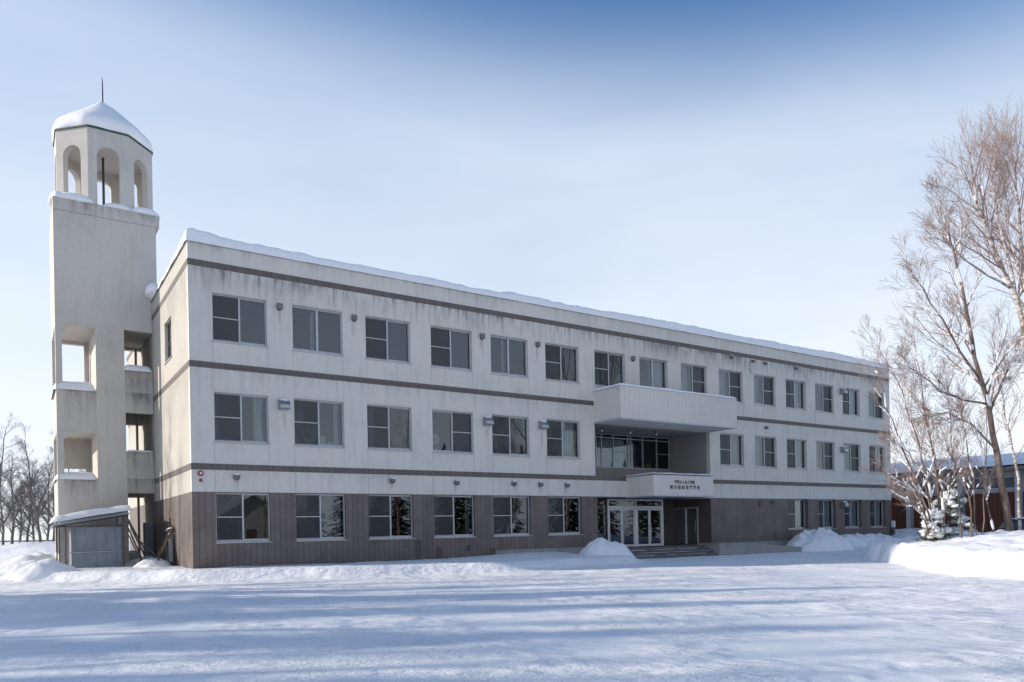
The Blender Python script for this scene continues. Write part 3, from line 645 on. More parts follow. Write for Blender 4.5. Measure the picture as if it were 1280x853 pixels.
# steps and ramp
st = thing('entrance_steps', (22, -1.8, 0), 'dark tiled entrance steps dusted with snow below the glass doors', 'steps')
for i in range(3):
    z = 0.53 - 0.13 * (i + 1); mb = MB(); mb.box(18.9, 25.38, -1.3 - 0.29 * (i + 1), -1.3 - 0.29 * i, -0.1, z)
    mb.mi = 1
    rng = random.Random(i); x = 19.0
    while x < 25.2:
        w = rng.uniform(0.8, 2.6); mb.blob((x + w / 2, -1.3 - 0.29 * i - 0.035, z), (w / 2, 0.028, 0.014), i, 10, 5, 0.5); x += w + rng.uniform(0.0, 0.4)
    mb.build('step', [M['step'], M['snow']], st)
rp = thing('ramp_wall', (28, -2.4, 0), 'weathered concrete ramp wall sloping down beside the entrance steps', 'ramp wall')
mb = MB()
def prism(mb, prof, y0, y1):
    n = len(prof); mb.face(*[(a, y0, z) for a, z in prof]); mb.face(*[(a, y1, z) for a, z in reversed(prof)])
    for i in range(n):
        (a, z), (b, w) = prof[i], prof[(i + 1) % n]; mb.face((a, y0, z), (a, y1, z), (b, y1, w), (b, y0, w))
prism(mb, [(25.4, -0.2), (32.3, -0.2), (32.3, 0.27), (27.2, 0.63), (25.4, 0.68)], -2.3, -2.12)
mb.box(25.4, 25.58, -2.12, -0.75, -0.2, 0.675); mb.build('wall', M['concrete'], rp, bevel=0.02)
mb = MB(); prism(mb, [(25.58, 0.4), (32.0, 0.02), (32.0, 0.12), (27.0, 0.5), (25.58, 0.53)], -2.12, -0.75); mb.build('ramp', M['snow'], rp)

# vents, hoods, bell, lamps on the facade --------------------------------------------------------------
def dome_vent(x, z, r=0.13, stem=False):
    mb = MB(); mb.tube([(x, 0, z), (x, -0.05, z)], r * 0.8, 12); mb.blob((x, -0.09, z + 0.01), (r, 0.12, r), 3, 12, 8, 0.0)
    o = mb.build('vent_cap', M['vent'], bld, True)
    sm = MB(); sm.blob((x, -0.11, z + r * 0.75), (r * 0.75, 0.09, 0.045), int(x * 10), 10, 6, 0.2); sm.build('snow_dust', M['snow'], o, True)
for x, z in ((1.56, 3.70), (7.88, 3.70), (10.98, 3.68), (14.03, 3.70), (15.56, 3.69), (17.15, 3.68)): dome_vent(x, z)
for x, z in ((29.27, 11.29), (32.29, 11.26), (35.24, 11.26), (32.29, 7.4), (31.16, 11.26)): dome_vent(x, z, 0.11)
for x, z in ((3.29, 10.35), (6.33, 10.34), (12.45, 10.36), (15.55, 10.37), (21.65, 10.37)):
    mb = MB(); mb.box(x - 0.1, x + 0.1, -0.10, 0.0, z - 0.1, z + 0.1); mb.box(x - 0.115, x + 0.115, -0.13, -0.10, z - 0.1, z + 0.115); mb.box(x - 0.06, x + 0.06, -0.06, 0.0, z - 0.16, z - 0.1)
    mb.build('vent_box', M['vent'], bld, bevel=0.01)
for x, z in ((3.37, 6.55), (12.62, 6.51), (15.72, 6.52), (40.05, 10.24), (40.0, 6.42), (39.95, 2.82)):
    mb = MB(); s = 0.19
    n = 6; prof = [(0.0, -s), (-0.30, -s), (-0.34, -s + 0.05)] + [(-0.34 + 0.30 * (1 - cos(pi / 2 * i / n)) * 0.9, -s + 0.1 + (2 * s - 0.1) * sin(pi / 2 * i / n)) for i in range(n + 1)] + [(0.0, s)]
    mb.face(*[(x - s, y, z + q) for y, q in prof]); mb.face(*[(x + s, y, z + q) for y, q in reversed(prof)])
    for i in range(len(prof)):
        (ya, qa), (yb, qb) = prof[i], prof[(i + 1) % len(prof)]
        mb.face((x - s, ya, z + qa), (x + s, ya, z + qa), (x + s, yb, z + qb), (x - s, yb, z + qb))
    o = mb.build('vent_hood', M['steel'], bld)
    sm = MB(); sm.blob((x, -0.17, z + 0.15), (0.17, 0.14, 0.07), int(x * 10), 12, 7, 0.2, flat=0.3); sm.build('snow_dust', M['snow'], o, True)
mb = MB(); mb.tube([(0.30, 0, 3.82), (0.30, -0.05, 3.82)], 0.05, 12); mb.tube([(0.30, -0.05, 3.82), (0.30, -0.08, 3.82), (0.30, -0.10, 3.82)], [0.10, 0.10, 0.06], 18); o = mb.build('alarm_bell', M['red'], bld, True)
mb = MB(); mb.blob((0.30, -0.11, 3.82), (0.05, 0.03, 0.05), 1, 10, 6, 0); mb.build('lens', M['lampglow'], o, True)
mb = MB(); mb.tube([(0.31, 0, 3.56), (0.31, -0.06, 3.56), (0.31, -0.09, 3.56)], [0.06, 0.06, 0.03], 14); mb.build('alarm_lamp', M['red'], bld, True)
for x in (31.64, 32.8):
    mb = MB(); mb.blob((x, -0.10, 2.95), (0.11, 0.10, 0.10), 2, 12, 7, 0); mb.box(x - 0.09, x + 0.09, -0.06, 0.0, 2.68 if x < 32 else 2.88, 2.95); mb.build('wall_lamp', M['vent'], bld, True)
mb = MB(); mb.tube([(30.98, -0.05, 11.26), (30.98, -0.05, 10.55)], 0.035, 8); mb.build('drain_pipe', M['alu'], bld)

# ------------------------------------------------------------------ roof snow
mb = MB()
def edge_vals(L0, L1, fine, coarse, band):
    v = []; x = L0
    while x < L1: v.append(x); x += fine if (x - L0 < band or L1 - x < band) else coarse
    v.append(L1); return v
rx = edge_vals(-0.08, L + 0.08, 0.045, 0.2, 0.6); ry = edge_vals(-0.08, DEP + 0.08, 0.045, 0.6, 0.6)
P = []
for y in ry:
    row = []
    for x in rx:
        wob = 0.035 * fnoise(x, y, 1.4, 3, 1.0)
        d = min(x - rx[0], rx[-1] - x, y - ry[0], ry[-1] - y)
        T = 0.37 + 0.10 * fnoise(x, y * 0.3, 0.22, 3, 2.0) + 0.05 * fnoise(x, y, 1.3, 3, 3.0) + 0.035 * fnoise(x, y, 3.2, 3, 6.0)
        T += 0.20 * math.exp(-((x + 0.1) / 1.6) ** 2 - (y / 2.0) ** 2) + 0.10 * sstep(17, 24, x)
        R = 0.26; k = min(1, d / R); z = T * (1 - (1 - k) ** 2.6) ** 0.42
        bulge = wob * (1 - min(1, d / 0.5))
        yy = y + (bulge if y < 1 else 0); xx = x + (bulge if x < 1 else 0)
        row.append((xx, yy, HR - 0.01 + max(0, z)))
    P.append(row)
mb.grid(P)
tag(mb.build('roof_snow', M['snow'], smooth=True), 'thick smooth snow layer lying along the whole flat roof of the school', 'snow')

def snow_strip(mb, pts, hw, h, seed, ends=0.25, over=0.0):
    """lumpy rounded ridge of snow lying on a ledge along pts"""
    pts = [Vector(p) for p in pts]; res = []
    tot = sum((b - a).length for a, b in zip(pts, pts[1:])); s = 0
    for a, b in zip(pts, pts[1:]):
        n = max(2, int((b - a).length / 0.08))
        for i in range(n): res.append((a + (b - a) * (i / n), s + (b - a).length * i / n, (b - a).normalized()))
        s += (b - a).length
    res.append((pts[-1], tot, (pts[-1] - pts[-2]).normalized()))
    P = []
    for p, t, d in res:
        e = min(1, min(t, tot - t) / ends); e = sqrt(max(0.0, 1 - (1 - e) ** 2)) * 0.97 + 0.03
        side = Vector((d.y, -d.x, 0)).normalized()
        hh = h * e * (1 + 0.25 * noise.fractal(Vector((t * 0.9, seed, 0)), 1, 2, 3)); ww = hw * (0.7 + 0.3 * e) * (1 + 0.12 * noise.fractal(Vector((t * 1.3, seed, 4)), 1, 2, 3))
        row = []
        for k in range(11):
            a = pi * k / 10; row.append(p + side * (cos(a) * ww) + Vector((0, 0, sin(a) ** 0.7 * hh - 0.04 * over * abs(cos(a)))))
        P.append(row)
    mb.grid(P); mb.face(*P[0]); mb.face(*reversed(P[-1]))
def cap(label, pts, hw, h, seed, **k):
    mb = MB(); snow_strip(mb, pts, hw, h, seed, **k); nm = 'snow_ridge'; return tag(mb.build(nm, M['snow'], smooth=True), label, 'snow')
cap('thin line of snow on the rim of the white balcony', [(19.04, -0.05, 8.42), (19.04, -1.94, 8.42), (27.22, -1.94, 8.42), (27.22, -0.05, 8.42)], 0.11, 0.10, 5)
mb = MB(); P = []
for j in range(13):
    row = []
    for i in range(46):
        x, y = 21.0 + 4.42 * i / 45, -2.05 + 2.05 * j / 12; d = min(x - 21.0, 25.42 - x, y + 2.05); k = min(1, (d + 0.01) / 0.25)
        row.append((x, y, 4.166 + (0.13 + 0.03 * fnoise(x, y, 1.1, 3)) * sqrt(max(0, 1 - (1 - k) ** 2))))
    P.append(row)
mb.grid(P); tag(mb.build('roof_snow', M['snow'], smooth=True), 'flat snow layer on top of the lettered entrance canopy', 'snow')

# ------------------------------------------------------------------ bell tower
TX0, TX1, TY0, TY1 = -3.82, 0.22, 8.5, 12.45
tw = thing('bell_tower', (-1.8, 10.5, 0), 'square concrete stair tower with arched octagonal belfry at the left end', 'tower')
RX = -0.02   # tower front meets the end wall here
mb = MB()
hA = (-3.58, -2.30, 8.06, 10.80); hB = (-3.58, -2.30, 4.17, 6.12); hC = (-1.17, RX, 9.12, 10.87); hD = (-1.16, RX, 5.40, 7.15); hE = (-1.13, RX, 0.30, 3.52)
wall(mb, 'y', TY0, TX0, RX, -0.4, 12.0, [hA, hB, hC, hD, hE], 0.25, cuts=(2.6,), matf=lambda a, z: 1 if ((a > -1.16 and 3.52 < z < 9.12) or (-3.58 < a < -2.3 and 2.6 < z < 8.06)) else 0)
wall(mb, 'y', TY0, TX0, TX1, 12.0, 15.74, [], 0.25)
mb.build('front_wall', [M['tower'], M['tower_stained']], tw)
mb = MB(); hb = [(-3.5, -2.50, 8.06, 10.80), (-3.5, -2.50, 3.6, 4.86), (-0.85, RX, 9.0, 10.80), (-0.85, RX, 5.2, 7.10), (-0.85, RX, 0.2, 3.5)]
wall(mb, 'y', TY1, TX0, RX, -0.4, 12.0, hb, 0.25, sign=-1); wall(mb, 'y', TY1, TX0, TX1, 12.0, 15.74, [], 0.25, sign=-1); mb.build('rear_wall', M['tower'], tw)
mb = MB(); wall(mb, 'x', TX0, TY0 + 0.25, TY1 - 0.25, -0.4, 15.74, [(8.95, 12.0, 8.06, 10.80), (8.95, 12.0, 4.17, 6.12), (8.95, 12.0, 0.9, 2.3)], 0.22); mb.build('side_wall', M['tower'], tw)
mb = MB(); wall(mb, 'x', TX1, TY0 + 0.25, TY1 - 0.25, 12.3, 15.74, [], 0.22, sign=-1); mb.build('side_wall', M['tower'], tw)
for (xa, xb, za, zb_) in ((TX0 + 0.22, -2.3, 6.25, 6.45), (TX0 + 0.22, -2.3, 2.4, 2.6), (-1.17, RX, 7.7, 7.94), (-1.17, RX, 3.95, 4.19)):
    mb = MB(); mb.box(xa, xb, TY0 + 0.25, TY1 - 0.25, za, zb_); mb.build('landing', M['tower'], tw)
mb = MB(); mb.box(TX0 + 0.22, RX, TY0 + 0.25, TY1 - 0.25, 10.95, 11.15); mb.build('ceiling_slab', M['tower'], tw)
mb = MB(); mb.box(-2.3, -2.12, TY0 + 0.25, TY1 - 0.25, -0.2, 10.94); mb.box(-1.35, -1.17, TY0 + 0.25, TY1 - 1.6, -0.2, 10.94); mb.build('stair_wall', M['tower'], tw)
mb = MB()
for (za, zb_, yy0, yy1) in ((0.4, 2.5, 8.9, 12.1), (2.5, 4.19, 12.1, 8.9), (4.19, 6.4, 8.9, 12.1), (6.4, 7.94, 12.1, 8.9)):
    for i in range(12):
        ya = yy0 + (yy1 - yy0) * i / 12; yb = yy0 + (yy1 - yy0) * (i + 1) / 12; z = za + (zb_ - za) * (i + 1) / 12
        mb.box(-2.11, -1.36, min(ya, yb), max(ya, yb), z - 0.3, z)
mb.build('stair', M['concrete'], tw)
mb = MB()   # chamfered corner brackets of the big openings
for z in (10.80, 6.12):
    for X, sx in ((-3.58, 1),):
        prism(mb, [(X, z), (X + 0.3 * sx, z), (X, z - 0.3)], TY0 + 0.004, TY0 + 0.246)
mb.build('corner_bracket', M['tower'], tw)
mb = MB(); mb.tube([(-0.28, 12.0, 4.3), (-0.28, 12.0, 10.9)], 0.06, 10); mb.tube([(-0.28, 12.0, 0.4), (-0.28, 12.0, 3.9)], 0.06, 10); mb.build('drain_pipe', M['alu'], tw)
# cornice ledge
mb = MB(); mb.box(TX0 - 0.0, TX1 + 0.14, TY0 - 0.06, TY1 + 0.06, 15.74, 16.27); mb.build('cornice', M['tower'], tw)
# octagonal belfry with arched openings
OX, OY, HW = -1.66, 10.5, 1.95
a_ = HW * math.tan(pi / 8)
octv = []
for k in range(8):
    ang = -pi / 2 - pi / 8 + k * pi / 4; R = HW / cos(pi / 8); octv.append(Vector((OX + R * cos(ang), OY + R * sin(ang), 0)))
def arch_panel(mb, A, B, z0, z1, ow, zs, thick):
    """wall panel A->B with a round-headed opening of width ow springing at zs, sill z0"""
    d = (B - A); Ln = d.length; d.normalize(); nrm = Vector((d.y, -d.x, 0))   # outward
    c = Ln / 2; r = ow / 2; n = 14
    arc = [(c - r, z0)] + [(c - r * cos(pi * i / n), zs + r * sin(pi * i / n)) for i in range(n + 1)] + [(c + r, z0)]
    for dep in (0, thick):
        sh = thick * math.tan(pi / 8) * (dep / thick)
        def Q(u, z): return A + d * u - nrm * dep + Vector((0, 0, z))
        mb.face(Q(sh, z0), Q(c - r, z0), Q(c - r, zs), Q(sh, zs)); mb.face(Q(c + r, z0), Q(Ln - sh, z0), Q(Ln - sh, zs), Q(c + r, zs))
        for i in range(n):
            (u0, w0), (u1, w1) = arc[1 + i], arc[2 + i]
            mb.face(Q(u0, w0), Q(u1, w1), Q(u1, z1), Q(u0, z1))
        mb.face(Q(sh, zs), Q(c - r, zs), Q(c - r, z1), Q(sh, z1)); mb.face(Q(c + r, zs), Q(Ln - sh, zs), Q(Ln - sh, z1), Q(c + r, z1))
    for (u0, w0), (u1, w1) in zip(arc, arc[1:]):
        p0, p1 = A + d * u0 + Vector((0, 0, w0)), A + d * u1 + Vector((0, 0, w1)); mb.face(p0, p1, p1 - nrm * thick, p0 - nrm * thick)
mb = MB()
for k in range(8): arch_panel(mb, octv[k], octv[(k + 1) % 8], 16.2, 19.70, 0.90, 18.5, 0.28)
mb.build('belfry', M['tower'], tw)
mb = MB(); mb.face(*[v + Vector((0, 0, 19.30)) for v in [Vector((OX, OY, 0)) + (q - Vector((OX, OY, 0))) * 0.86 for q in octv]]); mb.build('belfry_ceiling', M['tower'], tw)
mb = MB(); n8 = len(octv)
for k in range(8):
    o = Vector((OX, OY, 0)); A, B = octv[k], octv[(k + 1) % 8]; e = 1.025
    A1, B1 = o + (A - o) * e, o + (B - o) * e
    z0, z1 = Vector((0, 0, 19.67)), Vector((0, 0, 19.74))
    mb.face(A1 + z0, B1 + z0, B1 + z1, A1 + z1); mb.face(A + z0, B + z0, B1 + z0, A1 + z0); mb.face(A1 + z1, B1 + z1, o + Vector((0, 0, 20.5)))
mb.build('roof', M['green_trim'], tw)
mb = MB(); mb.tube([(OX - 0.03, OY, 16.2), (OX - 0.03, OY, 19.3)], 0.055, 8); mb.tube([(OX, OY, 20.4), (OX, OY, 22.4), (OX, OY, 22.8), (OX, OY, 23.15)], [0.04, 0.035, 0.03, 0.004], 8); mb.build('lightning_rod', M['dark_frame'], tw)
# dome of snow
mb = MB(); P = []
for j in range(15):
    v = j / 14; row = []
    for b in range(48):
        ang = 2 * pi * b / 48; oct_r = HW * 1.035 / cos(((ang + pi / 8) % (pi / 4)) - pi / 8)
        rr = 1.0 if j == 0 else None
        prof = [(0.985, 0.0), (1.01, 0.12), (1.005, 0.30), (0.98, 0.47), (0.93, 0.62), (0.86, 0.76), (0.77, 0.91), (0.66, 1.09), (0.55, 1.28), (0.44, 1.48), (0.33, 1.67), (0.23, 1.84), (0.14, 1.97), (0.06, 2.05), (0.0, 2.07)][j]
        blend = min(1, v * 2.2); R = (oct_r * (1 - blend) + HW * 1.055 * blend) * prof[0]
        dx, dy = cos(ang), sin(ang); k = 1 + 0.03 * fnoise(dx * 2, dy * 2, 1.0, 3, v * 2)
        row.append((OX + dx * R * k, OY + dy * R * k, 19.745 + prof[1] * (1 + 0.06 * fnoise(dx, dy, 1.5, 3, 9 + v))))
    P.append(row)
mb.grid(P, closed=True); tag(mb.build('roof_snow', M['snow'], smooth=True), 'tall dome of snow on the octagonal belfry roof', 'snow')
def blobcap(label, parts, seed):
    mb = MB(); nm = 'snow_cushion'
    for i, (c, r) in enumerate(parts): mb.blob(c, r, seed + i, 24, 13, 0.10, 1.2, flat=0.12)
    return tag(mb.build(nm, M['snow'], smooth=True), label, 'snow')
blobcap('snow cushion on the left front corner of the tower cornice', [((-3.0, 8.85, 16.27), (0.95, 0.50, 0.40)), ((-3.62, 9.2, 16.27), (0.34, 0.80, 0.42))], 3)
blobcap('small snow cushion under the middle belfry arch', [((-1.30, 8.62, 16.27), (0.62, 0.26, 0.27))], 7)
blobcap('snow cushion on the right front corner of the tower cornice', [((-0.18, 8.85, 16.27), (0.66, 0.52, 0.40))], 9)
cap('plump snow roll on the sill of the upper left tower opening', [(-3.72, 11.6, 8.06), (-3.72, 8.62, 8.06), (-2.34, 8.60, 8.06)], 0.20, 0.30, 11, over=2)
cap('snow roll on the sill of the lower left tower opening', [(-3.72, 11.6, 4.17), (-3.72, 8.62, 4.17), (-2.34, 8.60, 4.17)], 0.19, 0.24, 13, over=2)
cap('snow roll on the sill of the upper right tower opening', [(-1.2, 8.6, 9.12), (-0.03, 8.6, 9.12)], 0.2, 0.22, 15, over=2)
cap('thin snow line on the sill of the middle right tower opening', [(-1.15, 8.6, 5.40), (-0.03, 8.6, 5.40)], 0.15, 0.09, 17)
blobcap('snow bulge hanging off the roof corner between tower and end wall', [((0.0, 7.9, 12.45), (0.36, 0.6, 0.5))], 19)

# ------------------------------------------------------------------ shed, poles, frames
sh = thing('tool_shed', (-2.9, 6.3, 0.3), 'small grey corrugated sheet shed with a sloping snowy roof before the tower', 'shed')
def corr(mb, x0, x1, y, z0, z1, axis='y'):
    n = int((x1 - x0) / 0.03); P = [[], []]
    for i in range(n + 1):
        x = x0 + (x1 - x0) * i / n; o = 0.012 * (1 if (i // 3) % 2 else -1) if i % 12 < 3 else 0.0
        for r, z in ((0, z0), (1, z1)): P[r].append((x, y + o, z) if axis == 'y' else (y + o, x, z))
    mb.grid(P)
mb = MB(); corr(mb, -3.45, -1.72, 5.75, 0.2, 1.98); mb.build('front_panel', M['sheet'], sh)
mb = MB(); corr(mb, 5.8, 7.7, -3.5, 0.2, 1.9, 'x'); mb.build('side_panel', M['sheet'], sh)
mb = MB(); corr(mb, 5.8, 7.7, -1.7, 0.2, 2.1, 'x'); mb.build('side_panel', M['sheet'], sh)
mb = MB(); prism(mb, [(-4.12, 2.02), (-1.42, 2.50), (-1.42, 2.55), (-4.12, 2.07)], 5.3, 8.2); mb.build('roof', M['sheet'], sh)
for x, y, zt in ((-3.93, 5.6, 2.03), (-3.72, 5.6, 2.06), (-1.66, 5.6, 2.40), (-3.93, 7.9, 2.03), (-1.66, 7.9, 2.40)):
    mb = MB(); mb.tube([(x, y, 0.1), (x, y, zt)], 0.026, 8); mb.build('post', M['rust_pipe'], sh)
mb = MB(); mb.tube([(-4.1, 5.55, 1.99), (-1.45, 5.55, 2.45)], 0.027, 8); mb.build('rafter', M['rust_pipe'], sh)
mb = MB(); mb.tube([(-3.98, 5.69, 0.95), (-1.66, 5.69, 0.97)], 0.024, 8); mb.build('rail', M['alu'], sh)
mb = MB(); mb.tube([(-3.98, 5.66, 2.0), (-1.66, 5.66, 2.02)], 0.022, 8); mb.build('rail', M['rust_pipe'], sh)
mb = MB(); P = []
for j in range(20):
    row = []
    for i in range(34):
        x, y = -4.2 + 2.85 * i / 33, 5.22 + 3.0 * j / 19; d = min(x + 4.2, -1.35 - x, y - 5.22, 8.22 - y); k = min(1, (d + 0.01) / 0.22)
        row.append((x, y, 2.07 + (x + 4.12) * 0.178 - 0.01 + (0.36 + 0.05 * fnoise(x, y, 0.9, 3, 2)) * sqrt(max(0, 1 - (1 - k) ** 2.3))))
    P.append(row)
mb.grid(P); tag(mb.build('roof_snow', M['snow'], smooth=True), 'thick snow slab on the sloping shed roof', 'snow')
for i, (xt, zt, xb, lab) in enumerate(((-1.70, 2.5, -0.86, 'leftmost dark steel pole leaning on the right side of the shed'), (-1.60, 2.48, -0.70, 'second dark steel pole leaning on the right side of the shed'), (-1.55, 2.42, -0.58, 'third dark steel pole leaning on the right side of the shed'), (-1.66, 2.05, -0.95, 'short dark steel pole leaning low against the shed side'), (-1.05, 1.35, -0.05, 'rusty pole slanting away across the other poles by the shed'))):
    mb = MB(); mb.tube([(xt, 5.55 - 0.06 * i, zt), (xb, 5.35 - 0.1 * i, 0.22)], 0.032 if i < 3 else 0.025, 8); tag(mb.build('leaning_pole', M['rust_pipe']), lab, 'pole', 'poles leaning on the shed')
for i, (ya, yb, w, h, lab) in enumerate(((4.75, 4.2, 0.55, 1.55, 'brown wooden frame with rungs leaning on the end wall'), (3.95, 3.65, 0.45, 1.75, 'narrow dark wooden frame leaning nearest the front corner of the end wall'))):
    fr = thing('wooden_frame', (-0.5, (ya + yb) / 2, 0.3), lab, 'frame', 'wooden frames leaning on the end wall')
    for yy in (ya, ya - w):
        mb = MB(); mb.tube([(-0.75 - 0.1 * i, yy, 0.2), (-0.06, yy, 0.2 + h)], 0.04, 4); mb.build('rail', M['wood'], fr)
    for k in range(4):
        t = 0.15 + 0.25 * k; mb = MB(); x = -0.75 - 0.1 * i + (0.69 + 0.1 * i) * t; mb.tube([(x, ya, 0.2 + h * t), (x, ya - w, 0.2 + h * t)], 0.03, 4); mb.build('rung', M['wood'], fr)
    mb = MB(); mb.box(-0.22, -0.10, ya - w * 0.7, ya - w * 0.3, 0.5, 0.2 + h * 0.85); mb.build('board', M['grey_wall'], fr)
mb = MB(); mb.tube([(-0.35, 3.95, 0.4), (-0.12, 3.95, 2.25)], 0.022, 6); mb.box(-0.5, -0.3, 3.75, 4.15, 0.35, 0.42); mb.box(-0.16, -0.09, 3.88, 4.02, 2.22, 2.27)
tag(mb.build('push_broom', M['wood']), 'thin handled broom standing upright against the end wall behind wooden frames', 'broom')
cap('thin snow line on top of the leaning wooden frames', [(-0.12, 4.8, 1.76), (-0.12, 3.6, 1.86)], 0.09, 0.06, 23)
lk = thing('steel_locker', (-0.25, 9.3, 0.3), 'tall dark grey steel locker standing inside the tower doorway', 'locker')
mb = MB(); mb.box(-0.42, -0.05, 9.0, 9.5, 0.3, 2.2); mb.build('body', M['vent'], lk, bevel=0.01)
mb = MB(); mb.box(-0.40, -0.07, 8.975, 8.998, 0.36, 2.15); d = mb.build('door', M['vent'], lk); mb = MB(); mb.box(-0.38, -0.36, 8.94, 8.974, 1.2, 1.35); mb.build('handle', M['alu'], d)
dr = thing('plastic_bucket', (-0.75, 10.4, 0.3), 'pale bucket topped with snow inside the tower doorway', 'bucket')
mb = MB(); mb.tube([(-0.75, 10.4, 0.2), (-0.75, 10.4, 0.75), (-0.75, 10.4, 0.8)], [0.22, 0.27, 0.285], 18); mb.build('body', M['white_plastic'], dr)
mb = MB(); mb.tube([(-1.04, 10.4, 0.75), (-1.02, 10.35, 0.6), (-0.75, 10.1, 0.52), (-0.48, 10.35, 0.6), (-0.46, 10.4, 0.75)], 0.01, 6); mb.build('handle', M['alu'], dr)
mb = MB(); mb.blob((-0.75, 10.4, 0.8), (0.26, 0.26, 0.12), 4, 14, 8, 0.15, flat=0.2); mb.build('snow_dust', M['snow'], dr, True)

# ------------------------------------------------------------------ small things by the entrance and in the windows
sc_ = thing('snow_scoop', (19.45, 0.35, 0.5), 'red and white snow scoop leaning beside the entrance glazing', 'snow scoop')
mb = MB(); P = [[(19.22 + 0.16 * j / 5, 0.3 + 0.06 * cos(pi * j / 5), 0.55 + 0.62 * i / 8 + 0.0) for j in range(6)] for i in range(9)]; mb.grid(P); mb.build('blade', M['red'], sc_, True)
mb = MB(); mb.box(19.385, 19.43, 0.24, 0.27, 0.55, 1.05); mb.build('edge', M['white_plastic'], sc_)
mb = MB(); mb.tube([(19.3, 0.36, 0.9), (19.33, 0.5, 1.7)], 0.015, 6); mb.build('handle', M['alu'], sc_)
gc = thing('watering_can', (18.35, -0.7, 0.55), 'blue plastic can half buried in snow beside the entrance', 'can')
mb = MB(); mb.blob((18.35, -0.7, 0.68), (0.2, 0.14, 0.16), 3, 14, 8, 0.04); mb.tube([(18.5, -0.7, 0.66), (18.72, -0.72, 0.82)], [0.04, 0.03], 8); mb.build('body', M['blue'], gc, True)
mb = MB(); mb.tube([(18.22, -0.7, 0.78), (18.3, -0.7, 0.93), (18.46, -0.7, 0.8)], 0.02, 6); mb.build('handle', M['blue'], gc)
def cbox(label, x0, x1, y0, y1, z0, z1, mat):
    t = thing('storage_box', ((x0 + x1) / 2, (y0 + y1) / 2, z0), label, 'box', 'boxes on the second floor window ledge'); mb = MB(); mb.box(x0, x1, y0, y1, z0, z1); mb.build('body', mat, t, bevel=0.015)
    mb = MB(); mb.box(x0 - 0.012, x1 + 0.012, y0 - 0.012, y1 + 0.012, z1 + 0.001, z1 + 0.05); mb.build('lid', mat, t, bevel=0.01)
lg = thing('work_table', (4.9, 0.9, 4.05), 'table inside the second window of the middle floor with boxes piled on it', 'table')
mb = MB(); mb.box(4.2, 5.9, 0.5, 1.3, 4.98, 5.04); mb.build('tabletop', M['wood'], lg)
for x in (4.25, 5.8):
    for y in (0.55, 1.2): mb = MB(); mb.box(x, x + 0.05, y, y + 0.05, 4.05, 4.98); mb.build('leg', M['alu'], lg)
cbox('low white box in the second middle floor window, left on the table', 4.35, 4.72, 0.55, 0.9, 5.04, 5.34, M['white_plastic'])
cbox('larger white box right of the low one in the second middle floor window', 4.92, 5.22, 0.52, 0.9, 5.04, 5.44, M['white_plastic'])
cbox('teal box stacked behind the white boxes in the second middle floor window', 4.80, 5.15, 0.95, 1.25, 5.04, 5.78, M['teal'])
cbox('flat white box on the right end of the table behind the second middle floor window', 5.3, 5.68, 0.55, 0.9, 5.04, 5.22, M['white_plastic'])
wf = thing('round_fan', (10.3, 0.6, 5.0), 'round pale fan above an orange basket in the fourth middle floor window', 'fan')
mb = MB(); mb.tube([(10.2, 0.62, 5.62), (10.2, 0.5, 5.62)], 0.26, 24); mb.build('grille', M['curtain'], wf, True)
mb = MB(); mb.tube([(10.2, 0.48, 5.62), (10.2, 0.44, 5.62)], 0.07, 12); mb.build('hub', M['yellow'], wf)
mb = MB(); mb.tube([(10.2, 0.6, 4.1), (10.2, 0.6, 5.4)], 0.03, 8); mb.tube([(10.2, 0.6, 4.05), (10.2, 0.6, 4.1)], 0.2, 16); mb.build('stand', M['white_plastic'], wf)
bk = thing('wicker_basket', (10.2, 0.4, 5.02), 'orange basket on the sill below the round fan', 'basket')
mb = MB(); mb.tube([(10.16, 0.42, 5.03), (10.16, 0.42, 5.33)], [0.2, 0.24], 20); mb.build('body', M['orange'], bk); mb = MB(); mb.tube([(9.94, 0.42, 5.32), (10.16, 0.42, 5.4), (10.38, 0.42, 5.32)], 0.015, 6); mb.build('handle', M['orange'], bk)
bw = thing('yellow_bowl', (26.0, 3.6, 5.0), 'yellow bowl behind the recessed windows above the entrance', 'bowl')
mb = MB(); P = [[(26.0 + r * cos(2 * pi * j / 20), 3.6 + r * sin(2 * pi * j / 20), z) for j in range(20)] for r, z in ((0.0, 5.03), (0.14, 5.03), (0.22, 5.12), (0.26, 5.27), (0.24, 5.27), (0.2, 5.14), (0.0, 5.06))]; mb.grid(P, True); mb.build('body', M['yellow'], bw, True)
sf = thing('hall_shelf', (25.5, 3.7, 4.12), 'low dark shelf behind the recessed windows carrying the yellow bowl', 'shelf')
mb = MB(); mb.box(24.4, 27.2, 3.35, 3.95, 4.97, 5.02); mb.build('top', M['wood'], sf)
for x in (24.4, 25.8, 27.15): mb = MB(); mb.box(x, x + 0.05, 3.36, 3.94, 4.12, 4.97); mb.build('side_panel', M['wood'], sf)
for i, (x, r, lab) in enumerate(((24.75, 0.2, 'pink cushion behind the recessed windows, left of the yellow bowl'), (26.75, 0.17, 'pink cushion behind the recessed windows, right of the yellow bowl'))):
    mb = MB(); mb.blob((x, 3.62, 5.2), (r, 0.12, r), i + 2, 14, 9, 0.08); tag(mb.build('cushion', M['pink'], smooth=True), lab, 'cushion', 'pink cushions in the hall')
um = thing('utility_meter', (45.9, -0.1, 0.6), 'small pale utility meter on a post at the right corner of the school', 'meter')
mb = MB(); mb.box(45.5, 45.75, -0.26, -0.06, 1.25, 1.7); mb.build('housing', M['white_plastic'], um, bevel=0.02)
